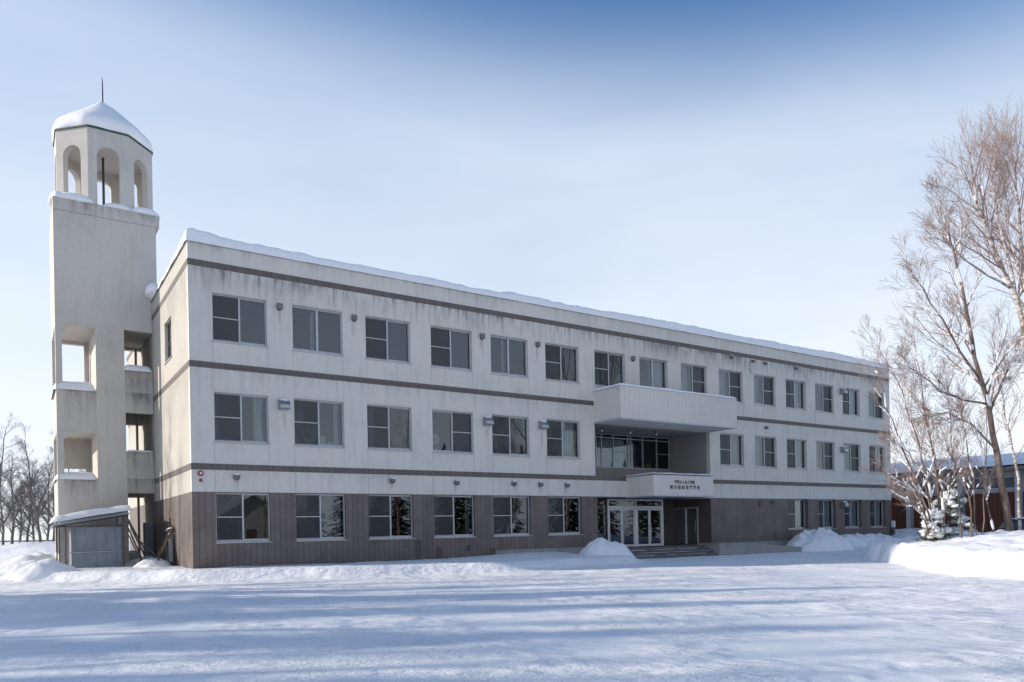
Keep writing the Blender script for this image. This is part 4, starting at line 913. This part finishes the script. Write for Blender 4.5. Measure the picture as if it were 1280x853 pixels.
mb = MB(); mb.tube([(45.62, -0.16, 0.2), (45.62, -0.16, 1.25)], 0.05, 8); mb.build('post', M['vent'], um); mb = MB(); mb.box(45.48, 45.77, -0.2, -0.05, 0.75, 1.1); mb.build('valve_box', M['dark_frame'], um)

# ------------------------------------------------------------------ trees
def tube_s(mb, snow, pts, rad, sides, rng, sn):
    mb.tube(pts, rad, sides, cap=False)
    if snow is None or sn <= 0: return
    for k in range(len(pts) - 1):
        a, b = Vector(pts[k]), Vector(pts[k + 1]); d = (b - a)
        if d.length < 1e-4: continue
        flat = 1 - abs(d.normalized().z); r = (rad[k] + rad[k + 1]) / 2
        if rng.random() < sn * (0.42 + flat) and r > 0.006:
            up = r * 0.55 + 0.006; rr = r * 0.9 + 0.014 + rng.random() * 0.016
            snow.tube([a + Vector((0, 0, up * 0.7)), a.lerp(b, 0.3) + Vector((0, 0, up)), a.lerp(b, 0.75) + Vector((0, 0, up)), b + Vector((0, 0, up * 0.6))], [rr * 0.4, rr, rr * 0.9, rr * 0.3], 5, cap=False)
def grow(mb, snow, p, d, Ln, r, lvl, rng, opt):
    """one wandering branch with its side twigs"""
    n = {0: 8, 1: 6, 2: 4, 3: 3, 4: 2}.get(lvl, 3); pts = [Vector(p)]; d = Vector(d).normalized(); seg = Ln / n
    wig = opt.get('wig', 0.10) * (1.0 if lvl < 2 else 0.75); up = opt.get('up', 0.06)
    for i in range(n):
        d = (d + Vector((rng.gauss(0, wig), rng.gauss(0, wig), rng.gauss(0, wig * 0.8) + up)) * (0.6 if lvl == 0 else 1)).normalized()
        pts.append(pts[-1] + d * seg)
    tip = 0.35 if lvl == 0 else 0.25
    rad = [max(0.0038, r * (1 - (1 - tip) * i / n)) for i in range(n + 1)]
    tube_s(mb, snow, pts, rad, 6 if lvl == 0 else (5 if lvl == 1 else 3), rng, opt.get('snow', 0) * (1.0 if lvl < 2 else 0.55))
    side_twigs(mb, snow, pts, rad, Ln, lvl, rng, opt)
def side_twigs(mb, snow, pts, rad, Ln, lvl, rng, opt, t0=0.2):
    if lvl >= opt.get('levels', 3): return
    cnt = opt['counts'][lvl]
    for c in range(cnt):
        t = t0 + (1 - t0) * (c + rng.random()) / cnt; f = t * (len(pts) - 1); i = min(int(f), len(pts) - 2); q = pts[i].lerp(pts[i + 1], f - i)
        ax = (pts[i + 1] - pts[i]).normalized(); az = rng.random() * 2 * pi
        ref = Vector((0, 0, 1)) if abs(ax.z) < 0.9 else Vector((1, 0, 0)); s1 = ax.cross(ref).normalized(); s2 = ax.cross(s1)
        ang = radians(rng.uniform(*opt.get('ang', (28, 60)))); dd = ax * cos(ang) + (s1 * cos(az) + s2 * sin(az)) * sin(ang)
        l2 = Ln * (rng.uniform(0.34, 0.60) if lvl < 1 else rng.uniform(0.42, 0.72)) * (1.15 - 0.55 * t); rr = (rad[i] * (1 - (f - i)) + rad[i + 1] * (f - i)) * rng.uniform(0.4, 0.65)
        grow(mb, snow, q, dd, l2, max(0.0045, rr), lvl + 1, rng, opt)
def make_tree(name, label, cat, stems, group, tmat, bmat, seed, opt, base=None):
    """stems: list of (points, r0, r1); each stem is trunk, its side growth the branches"""
    rng = random.Random(seed); b0 = base or stems[0][0][0]; root = thing(name, tuple(b0), label, cat, group)
    tr, br, sn = MB(), MB(), MB()
    for (pts, r0, r1) in stems:
        P = [Vector(q) for q in pts]; F = []
        for a, b in zip(P, P[1:]):                           # subdivide with a little wander
            for k in range(3): F.append(a.lerp(b, k / 3) + Vector((rng.gauss(0, 0.03), rng.gauss(0, 0.03), 0)) * (0 if not F else 1))
        F.append(P[-1]); n = len(F) - 1; rad = [r0 + (r1 - r0) * (i / n) ** 0.8 for i in range(n + 1)]
        tube_s(tr, sn if opt.get('snow') else None, F, rad, 8, rng, opt.get('snow', 0) * 0.7)
        side_twigs(br, sn if opt.get('snow') else None, F, rad, sum((b - a).length for a, b in zip(F, F[1:])) * opt.get('spread', 0.6), 0, rng, opt, opt.get('t0', 0.25))
    tr.build('trunk', tmat, root, True); br.build('crown', bmat, root, True)
    if sn.v: tag(sn.build('snow_cover', M['snow'], root, True), kind='stuff')
    return root
def jit(px, py, dep): return W(px, py, dep)
G_R = 'bare trees on the snow bank'
make_tree('birch_tree', 'brown trunked bare tree leaning left on the bank, snow in its forks', 'tree',
          [([W(1263, 668, 29), W(1246, 570, 29), W(1231, 490, 29.2), W(1215, 425, 29.4), W(1196, 330, 29.6), W(1186, 290, 29.8)], 0.15, 0.03),
           ([W(1230, 485, 29.2), W(1203, 440, 28.6), W(1164, 379, 28.0), W(1134, 332, 27.6)], 0.06, 0.012),
           ([W(1236, 520, 29.1), W(1255, 470, 29.8), W(1275, 430, 30.6)], 0.06, 0.02),
           ([W(1232, 505, 29.1), W(1203, 500, 28.7), W(1172, 486, 28.2), W(1142, 462, 27.7), W(1124, 455, 27.4)], 0.045, 0.01),
           ([W(1243, 560, 29.1), W(1215, 530, 28.5), W(1185, 516, 27.9), W(1150, 520, 27.4)], 0.04, 0.008)],
          G_R, M['bark_brown'], M['bark_twig'], 1, dict(counts=[18, 8, 6, 0], levels=3, ang=(22, 50), up=0.05, spread=0.50, snow=0.55, t0=0.3))
make_tree('birch_tree', 'tall pale birch with forked trunk leaning left behind the brown tree', 'tree',
          [([W(1292, 668, 31.5), W(1287, 520, 31.4), W(1279, 400, 31.3), W(1243, 312, 31.0), W(1223, 256, 30.8), W(1215, 215, 30.6)], 0.15, 0.03),
           ([W(1281, 420, 31.3), W(1252, 300, 31.6), W(1240, 225, 31.8), W(1243, 195, 32.0)], 0.08, 0.012),
           ([W(1262, 360, 31.2), W(1222, 338, 30.4), W(1178, 300, 29.8), W(1172, 232, 29.6)], 0.05, 0.01)],
          G_R, M['bark_birch'], M['bark_twig'], 2, dict(counts=[20, 8, 6, 0], levels=3, ang=(18, 45), up=0.06, spread=0.48, snow=0.08, t0=0.42))
make_tree('birch_tree', 'pale birch rising straight at the right picture edge behind the leaning birch', 'tree',
          [([W(1312, 668, 33.5), W(1300, 520, 33.4), W(1284, 400, 33.2), W(1277, 310, 33.0), W(1270, 235, 33.0), W(1266, 195, 33.0)], 0.17, 0.02),
           ([W(1300, 520, 33.4), W(1318, 420, 33.8), W(1312, 300, 34.2), W(1292, 205, 34.4)], 0.12, 0.02),
           ([W(1282, 360, 33.2), W(1262, 290, 32.6), W(1250, 200, 32.2)], 0.05, 0.012)],
          G_R, M['bark_birch'], M['bark_twig'], 3, dict(counts=[22, 9, 6, 0], levels=3, ang=(18, 45), up=0.06, spread=0.45, snow=0.06, t0=0.35))
make_tree('birch_tree', 'slender pale sapling leaning left beside the brown trunk', 'tree',
          [([W(1276, 672, 30.4), W(1272, 600, 30.4), W(1262, 540, 30.6), W(1248, 480, 30.8), W(1240, 420, 31)], 0.07, 0.015)],
          G_R, M['bark_birch'], M['bark_twig'], 4, dict(counts=[12, 7, 5, 0], levels=3, ang=(20, 48), up=0.06, spread=0.46, snow=0.25, t0=0.3))
G_S = 'snowy shrubs under the trees'
make_tree('bare_shrub', 'leftmost fan of bare stems loaded with snow on the bank end', 'shrub',
          [([W(1170, 678, 28.6), W(1152, 622, 28.4), W(1128, 560, 28.0), W(1110, 510, 27.7), W(1092, 448, 27.4)], 0.05, 0.008),
           ([W(1168, 678, 28.6), W(1146, 615, 28.2), W(1120, 600, 27.6), W(1098, 585, 27.2)], 0.045, 0.008),
           ([W(1166, 676, 28.5), W(1150, 640, 28.1), W(1132, 625, 27.6), W(1112, 612, 27.2)], 0.04, 0.008),
           ([W(1170, 676, 28.7), W(1158, 610, 28.8), W(1136, 566, 28.9), W(1108, 548, 28.8)], 0.04, 0.007),
           ([W(1176, 676, 28.4), W(1186, 620, 28.0), W(1200, 570, 27.7), W(1210, 520, 27.5)], 0.035, 0.007),
           ([W(1174, 678, 28.8), W(1160, 600, 28.8), W(1140, 530, 28.8), W(1120, 470, 28.8), W(1090, 425, 28.6)], 0.045, 0.007),
           ([W(1178, 680, 28.5), W(1173, 600, 28.4), W(1158, 530, 28.2), W(1148, 450, 28.0), W(1143, 420, 28.0)], 0.05, 0.008),
           ([W(1182, 680, 28.5), W(1176, 590, 28.9), W(1160, 545, 29.2), W(1150, 500, 29.4)], 0.04, 0.008)],
          G_S, M['bark_brown'], M['bark_twig'], 5, dict(counts=[14, 7, 5, 0], levels=3, ang=(18, 46), up=0.06, spread=0.46, snow=0.95, t0=0.2))
make_tree('bare_shrub', 'upright cluster of thin brown stems in the middle of the bank', 'shrub',
          [([W(1203, 680, 28.0), W(1196, 600, 28.0), W(1188, 530, 28.1), W(1184, 470, 28.2)], 0.035, 0.007),
           ([W(1216, 682, 27.8), W(1212, 620, 27.7), W(1190, 570, 27.4), W(1172, 545, 27.2)], 0.04, 0.008),
           ([W(1222, 682, 27.9), W(1216, 600, 28.2), W(1203, 530, 28.6), W(1198, 480, 28.8)], 0.035, 0.007),
           ([W(1227, 676, 29.2), W(1231, 600, 29.4), W(1234, 540, 29.6), W(1233, 490, 29.8)], 0.03, 0.007),
           ([W(1246, 682, 28.4), W(1234, 630, 28.2), W(1228, 560, 28.0), W(1215, 520, 27.8)], 0.035, 0.007)],
          G_S, M['bark_brown'], M['bark_twig'], 6, dict(counts=[10, 7, 5, 0], levels=3, ang=(18, 46), up=0.05, spread=0.46, snow=0.75, t0=0.25))
# evergreen shrub under its snow
def clump_shrub(name, label, cx, cy, z, R, H, seed, group):
    rng = random.Random(seed); root = thing(name, (cx, cy, z), label, 'shrub', group); nd, sn, stm = MB(), MB(), MB()
    stm.tube([(cx, cy, z - 0.3), (cx, cy, z + H * 0.7)], [0.05, 0.02], 6); stm.build('trunk', M['bark_brown'], root)
    for k in range(75):
        a = rng.random() * 2 * pi; v = rng.random(); rr = R * sqrt(rng.random()) * (1.05 - 0.75 * v); c = Vector((cx + rr * cos(a), cy + rr * sin(a), z + H * v))
        s = rng.uniform(0.12, 0.27)
        for q in range(60):
            d = Vector((rng.gauss(0, 1), rng.gauss(0, 1), rng.gauss(0, 0.45))).normalized(); p = c + d * s * rng.uniform(0.3, 1.1); e = Vector((rng.gauss(0, 1), rng.gauss(0, 1), rng.gauss(0, 1))).normalized() * 0.012
            nd.face(p - e, p + e, p + d * rng.uniform(0.08, 0.16))
        if rng.random() < 0.62: sn.blob(c + Vector((rng.gauss(0, 0.05), rng.gauss(0, 0.05), s * 0.45)), (s * rng.uniform(0.6, 0.95), s * rng.uniform(0.6, 0.95), s * rng.uniform(0.45, 0.8)), k, 10, 7, 0.55, 1.8, flat=0.6)
    nd.build('crown', M['needle'], root); tag(sn.build('snow_cover', M['snow'], root, True), kind='stuff')
p = W(1188, 676, 30.5); clump_shrub('evergreen_shrub', 'low evergreen shrub buried in snow clumps behind the bare stems', p.x, p.y, 0.8, 1.0, 1.8, 5, G_S)
p = W(1168, 676, 28.7); clump_shrub('evergreen_shrub', 'smaller snow capped evergreen tuft at the foot of the leftmost shrub', p.x, p.y, 0.85, 0.5, 1.0, 6, G_S)
# trees over the field, far left
rngL = random.Random(12)
for i, (px, dep, h, dx, lab) in enumerate(((-14, 58, 9.4, 25, 'bare tree cut by the left picture edge, branches spreading over the field'), (15, 62, 7.6, 2, 'thin straight bare tree in the far field, second from the left edge'), (33, 66, 7.4, 10, 'slim bare tree between the two darker far trunks'), (51, 60, 8.6, -18, 'dark bare tree leaning left in the far field beside the tower'), (66, 64, 7.4, 4, 'bare tree half hidden behind the left side of the tower'), (92, 66, 9.0, -6, 'bare tree seen only through the tower openings'), (-40, 64, 9, 10, 'bare tree just outside the left edge with branch tips reaching in'), (4, 70, 7.0, -4, 'short bushy bare tree at the left picture edge, farthest back'), (24, 72, 6.4, 6, 'low bushy bare tree far back between the second and third trunks'), (42, 74, 6.6, -4, 'low bushy bare tree far back left of the dark leaning trunk'), (58, 71, 6.8, 5, 'low bushy bare tree far back right of the dark leaning trunk'))):
    b = W(px, 677, dep); b.z = 0.9; t = W(px + dx, 677, dep); t.z = 0.9 + h
    make_tree('bare_tree', lab, 'tree', [([b, b.lerp(t, 0.3) + Vector((0.1, 0, 0)), b.lerp(t, 0.65), t], 0.13, 0.02), ([b.lerp(t, 0.3) + Vector((0.1, 0, 0)), b.lerp(t, 0.6) + RT * (1.4 if i % 2 else -1.4), b.lerp(t, 0.85) + RT * (2.2 if i % 2 else -2.2)], 0.09, 0.015)],
              'bare trees across the snow field', M['bark_grey'], M['bark_grey'], 30 + i, dict(counts=[20, 9, 7, 0], levels=3, ang=(24, 58), up=0.035, spread=0.46, snow=0.0, t0=0.10))
# low rail along the far edge of the field
a, b = W(-40, 676.5, 72), W(110, 675, 66); rl = thing('guard_rail', (a.x, a.y, 0.9), 'long low dark rail along the far edge of the snow field', 'guard rail')
a.z = b.z = 1.42; mb = MB(); mb.tube([a, b], 0.07, 4); mb.build('rail', M['bark_grey'], rl)
for k in range(9):
    q = a.lerp(b, k / 8); mb = MB(); mb.tube([(q.x, q.y, 0.6), (q.x, q.y, 1.4)], 0.05, 5); mb.build('post', M['bark_grey'], rl)

# trees left of the lot: they stand outside the picture and throw the long streaks of shade across the snow
def copy_tree(o, loc, rot, label, scale=1.0, group=None):
    r = o.copy(); COL.objects.link(r); r.location = loc; r.rotation_euler = (0, 0, rot); r.scale = (scale,) * 3; r['label'] = label
    if group: r['group'] = group
    for ch in o.children:
        c = ch.copy(); COL.objects.link(c); c.parent = r
    return r
def conifer(label, loc, H, R, seed, group):
    rng = random.Random(seed); root = thing('conifer_tree', loc, label, 'tree', group); x, y, z = loc; tr, cr_, sn = MB(), MB(), MB()
    tr.tube([(x, y, z - 0.2), (x, y, z + H * 0.5), (x, y, z + H)], [0.2, 0.12, 0.02], 7); tr.build('trunk', M['bark_brown'], root)
    lay = 20
    for i in range(lay):
        t = i / (lay - 1); zz = z + H * (0.10 + 0.88 * t); rr = R * (1 - t) ** 0.85 + 0.15
        for k in range(11):
            a = rng.random() * 2 * pi; l = rr * rng.uniform(0.7, 1.1); e = Vector((cos(a), sin(a), -0.28)); s = Vector((-sin(a), cos(a), 0)); p0 = Vector((x, y, zz + rng.uniform(-0.2, 0.2)))
            for q in range(7):
                f = (q + 0.6) / 7; c = p0 + e * l * f; w = l * 0.22 * (1.15 - 0.6 * f) + 0.08
                for sg in (-1, 1):
                    j = Vector((rng.gauss(0, 0.05), rng.gauss(0, 0.05), rng.gauss(0, 0.06))); cr_.face(c, c + e * w * 0.9 + j, c + s * sg * w * 1.2 + e * w * 0.4 + Vector((0, 0, -0.10 * l * 0.4)) + j)
                    if rng.random() < 0.33: u = Vector((0, 0, 0.04)); sn.face(c + u, c + e * w * 0.8 + j + u, c + s * sg * w * 0.95 + e * w * 0.4 + Vector((0, 0, -0.08 * l * 0.4)) + j + u)
    cr_.build('crown', M['needle'], root); tag(sn.build('snow_cover', M['snow'], root), kind='stuff'); return root
G_L = 'trees beyond the left edge of the lot'
rg = random.Random(77)
def stemset(x, y, h, lean):
    b = Vector((x, y, 0)); t = Vector((x + lean, y + lean * 0.3, h))
    return [([b, b.lerp(t, 0.35), b.lerp(t, 0.7), t], 0.16, 0.02), ([b.lerp(t, 0.3), b.lerp(t, 0.6) + Vector((1.2, 0.8, 0.2)), b.lerp(t, 0.9) + Vector((1.9, 1.5, 0))], 0.09, 0.015), ([b.lerp(t, 0.35), b.lerp(t, 0.65) + Vector((-1.1, -0.9, 0)), b.lerp(t, 0.92) + Vector((-1.7, -1.5, 0))], 0.08, 0.015)]
LAB_B = 'bare tree at the left edge of the lot, outside the picture'; LAB_C = 'dark conifer at the left edge of the lot, outside the picture'
x0_, y0_ = camxy(-23, 7)
protoB = make_tree('bare_tree', LAB_B, 'tree', stemset(x0_, y0_, 12, 0.4), G_L, M['bark_brown'], M['bark_twig'], 91, dict(counts=[11, 6, 5, 0], levels=3, ang=(25, 58), up=0.06, spread=0.45, snow=0.0, t0=0.2))
SHADE_B = [(-21, 11), (-27, 8.5), (-26, 14.5), (-31, 12), (-22, 17.5), (-35, 16), (-26, 21), (-38, 10), (-21, 4.5), (-20, 7), (-24, 19), (-30, 10), (-19, 14.5), (-28, 31), (-33, 28.5)]
for R_, F_ in SHADE_B:
    x, y = camxy(R_, F_); copy_tree(protoB, (x, y, 0), rg.random() * 6.3, LAB_B, rg.uniform(0.85, 1.2))
x0_, y0_ = camxy(-28, 6.0)
protoC = conifer(LAB_C, (x0_, y0_, 0), 11, 2.3, 5, G_L)
SHADE_C = [(-24, 9.4), (-33, 14.2), (-30, 18.6), (-41, 17), (-22.5, 13.2), (-45, 11.5), (-20, 16.2), (-26, 6.6)]
for R_, F_ in SHADE_C:
    x, y = camxy(R_, F_); copy_tree(protoC, (x, y, 0), rg.random() * 6.3, LAB_C, rg.uniform(0.8, 1.1))
# trees and a house behind the camera: the windows mirror them
G_M = 'trees mirrored in the ground floor windows'
LAB_M = 'conifer across the lot, seen only mirrored in the school windows'
for i, (x, y, s) in enumerate(((18, -41, 0.8), (22, -42, 0.9), (25, -38, 0.8), (28, -40, 0.95), (31, -37, 0.8), (34, -41, 1.0), (37, -38, 0.85), (41, -40, 1.0), (44, -37, 0.85), (47, -39, 0.95), (50, -36, 0.8), (54, -39, 1.0), (57, -36, 0.9), (61, -38, 0.95), (65, -36, 1.0), (70, -38, 1.05))):
    copy_tree(protoC, (x, y, 0), i * 1.7, LAB_M, s, G_M)
LAB_N = 'bare tree across the lot, seen only mirrored in the school windows'
for i, (x, y, s) in enumerate(((14, -40, 0.8), (25, -34, 1.0), (33, -36, 0.9), (44, -36, 1.05))): copy_tree(protoB, (x, y, 0), i * 2.1, LAB_N, s, G_M)
hs = thing('gable_house', (14, -46, 0), 'dark grey house with snowy gable roof across the lot, mirrored in the first window', 'house')
mb = MB(); prism(mb, [(9, 0), (19, 0), (19, 2.6), (14, 5.4), (9, 2.6)], -52, -44); mb.build('wall', M['grey_wall'], hs)
mb = MB(); prism(mb, [(8.2, 2.2), (14, 5.45), (19.8, 2.2), (19.8, 2.65), (14, 5.95), (8.2, 2.65)], -52.5, -43.0); mb.build('roof', M['snow'], hs)
for x in (10.5, 15.8): mb = MB(); mb.box(x, x + 1.6, -44, -43.94, 1.2, 2.6); mb.build('window', M['dark_frame'], hs)
mb = MB(); mb.box(13.4, 14.4, -44, -43.95, 0.0, 2.1); mb.build('door', M['wood'], hs)

# ------------------------------------------------------------------ garage and car at the right
ga = thing('garage', (51, 0, 0.5), 'low red brown garage building with snowy roof behind the right hand trees', 'building')
GX = 51.0
mb = MB(); wall(mb, 'x', GX + 0.3, -8.5, 8.0, 0.0, 5.1, [(-8.2, -5.9, 0.3, 3.5), (-5.5, -2.2, 0.3, 3.5), (-1.8, 1.5, 0.3, 3.5), (1.9, 5.2, 0.3, 3.5), (-5.5, -2.2, 3.75, 4.6), (-1.8, 1.5, 3.75, 4.6), (1.9, 5.2, 3.75, 4.6)], 0.2)
mb.box(GX + 0.5, 60, -8.5, -8.3, 0, 5.1); mb.box(GX + 0.5, 60, 7.8, 8.0, 0, 5.1); mb.box(59.8, 60, -8.3, 7.8, 0, 6.3); mb.build('wall', M['grey_wall'], ga)
for a, b in ((-8.2, -5.9), (-5.5, -2.2), (-1.8, 1.5), (1.9, 5.2)):
    mb = MB(); mb.box(GX + 0.38, GX + 0.45, a, b, 0.3, 3.5)
    k = a
    while k < b - 0.3: mb.box(GX + 0.36, GX + 0.379, k, k + 0.26, 0.3, 3.5); k += 0.3
    mb.build('garage_door', M['redbrown'], ga)
for a, b in ((-5.5, -2.2), (-1.8, 1.5), (1.9, 5.2)):
    mb = MB(); 
    for q in (a, (a + b) / 2 - 0.03, b - 0.06): mb.box(GX + 0.36, GX + 0.42, q, q + 0.06, 3.75, 4.6)
    mb.box(GX + 0.37, GX + 0.41, a + 0.06, b - 0.06, 3.75, 3.81); mb.box(GX + 0.37, GX + 0.41, a + 0.06, b - 0.06, 4.54, 4.6)
    w = mb.build('window', M['white_frame'], ga); p = MB(); p.face((GX + 0.4, a, 3.8), (GX + 0.4, b, 3.8), (GX + 0.4, b, 4.58), (GX + 0.4, a, 4.58)); p.build('pane', M['glass'], w)
for y in (-5.75, -2.0, 1.7, 5.4): mb = MB(); mb.box(GX - 0.05, GX + 0.2, y - 0.16, y + 0.16, 0.2, 4.95); mb.build('post', M['alu'], ga)
mb = MB()
for (z0, z1) in ((4.98, 5.2),): mb.box(GX - 0.5, GX - 0.2, -9, 8.4, z0, z1)
mb.face((GX - 0.3, -9, 5.16), (GX - 0.3, 8.4, 5.16), (60.5, 8.4, 6.7), (60.5, -9, 6.7)); mb.build('roof', M['vent'], ga)
mb = MB(); P = []
for j in range(60):
    row = []
    for i in range(30):
        x, y = GX - 0.55 + 11.2 * i / 29, -9.1 + 17.6 * j / 59; d = min(x - GX + 0.55, y + 9.1, 8.5 - y); k = min(1, (d + 0.01) / 0.4)
        row.append((x, y, 5.21 + max(0, (x - GX + 0.3)) * 0.143 + (0.42 + 0.10 * fnoise(x, y, 0.5, 3, 4)) * sqrt(max(0, 1 - (1 - k) ** 2.2))))
    P.append(row)
mb.grid(P); tag(mb.build('roof_snow', M['snow'], smooth=True), 'thick snow covering the roof of the low garage', 'snow')
# parked car half hidden by the bank
car = thing('parked_car', (40.5, -11.2, 0.0), 'dark blue parked car half hidden by the snow bank and trees', 'car')
car_loc = Vector((40.5, -11.2, 0.0)); ca, sa = cos(radians(-38)), sin(radians(-38))
def C3(u, v, z): return (car_loc.x + u * ca - v * sa, car_loc.y + u * sa + v * ca, 0.1 + z)
secs = [(-2.15, 0.45, 0.78, 0.70), (-1.95, 0.35, 0.95, 0.80), (-1.1, 0.30, 1.0, 0.84), (0.0, 0.28, 1.0, 0.85), (1.0, 0.30, 0.98, 0.84), (1.9, 0.35, 0.88, 0.78), (2.15, 0.45, 0.70, 0.66)]
mb = MB(); mb.grid([[C3(u, -w, zb), C3(u, -w * 1.04, (zb + zt) / 2), C3(u, -w * 0.94, zt), C3(u, 0, zt + 0.03), C3(u, w * 0.94, zt), C3(u, w * 1.04, (zb + zt) / 2), C3(u, w, zb)] for u, zb, zt, w in secs])
mb.face(C3(-2.15, -0.7, 0.45), C3(-2.15, 0.7, 0.45), C3(-2.15, 0.66, 0.78), C3(-2.15, -0.66, 0.78)); mb.face(C3(2.15, -0.66, 0.45), C3(2.15, 0.66, 0.45), C3(2.15, 0.62, 0.7), C3(2.15, -0.62, 0.7)); cb = mb.build('body', M['car'], car, True)
mb = MB(); mb.grid([[C3(u, -w, 0.97), C3(u, -w * 0.85, zt), C3(u, 0, zt + 0.04), C3(u, w * 0.85, zt), C3(u, w, 0.97)] for u, zt, w in ((-1.9, 1.0, 0.72), (-1.5, 1.42, 0.74), (-0.6, 1.5, 0.75), (0.4, 1.46, 0.74), (1.15, 1.02, 0.72))]); mb.build('cabin', M['dark_frame'], car, True)
mb = MB(); mb.grid([[C3(u, v, 1.53 + 0.10 * (1 - (v / 0.66) ** 2) * (1 - ((u + 0.6) / 1.05) ** 2)) for v in (-0.64, -0.4, 0, 0.4, 0.64)] for u in (-1.6, -1.1, -0.6, -0.1, 0.4)]); mb.build('snow_cover', M['snow'], car, True)
for u in (-1.35, 1.35):
    for v in (-0.80, 0.80):
        mb = MB(); mb.tube([C3(u, v - 0.1, 0.3), C3(u, v + 0.1, 0.3)], 0.31, 20); w = mb.build('wheel', M['rubber'], car); mb = MB(); mb.tube([C3(u, v - 0.11, 0.3), C3(u, v + 0.11, 0.3)], 0.18, 14); mb.build('rim', M['alu'], w)
for v in (-0.5, 0.5): mb = MB(); mb.blob(C3(-2.13, v, 0.66), (0.06, 0.14, 0.07), 1, 10, 6, 0); mb.build('headlight', M['lampglow'], car, True)
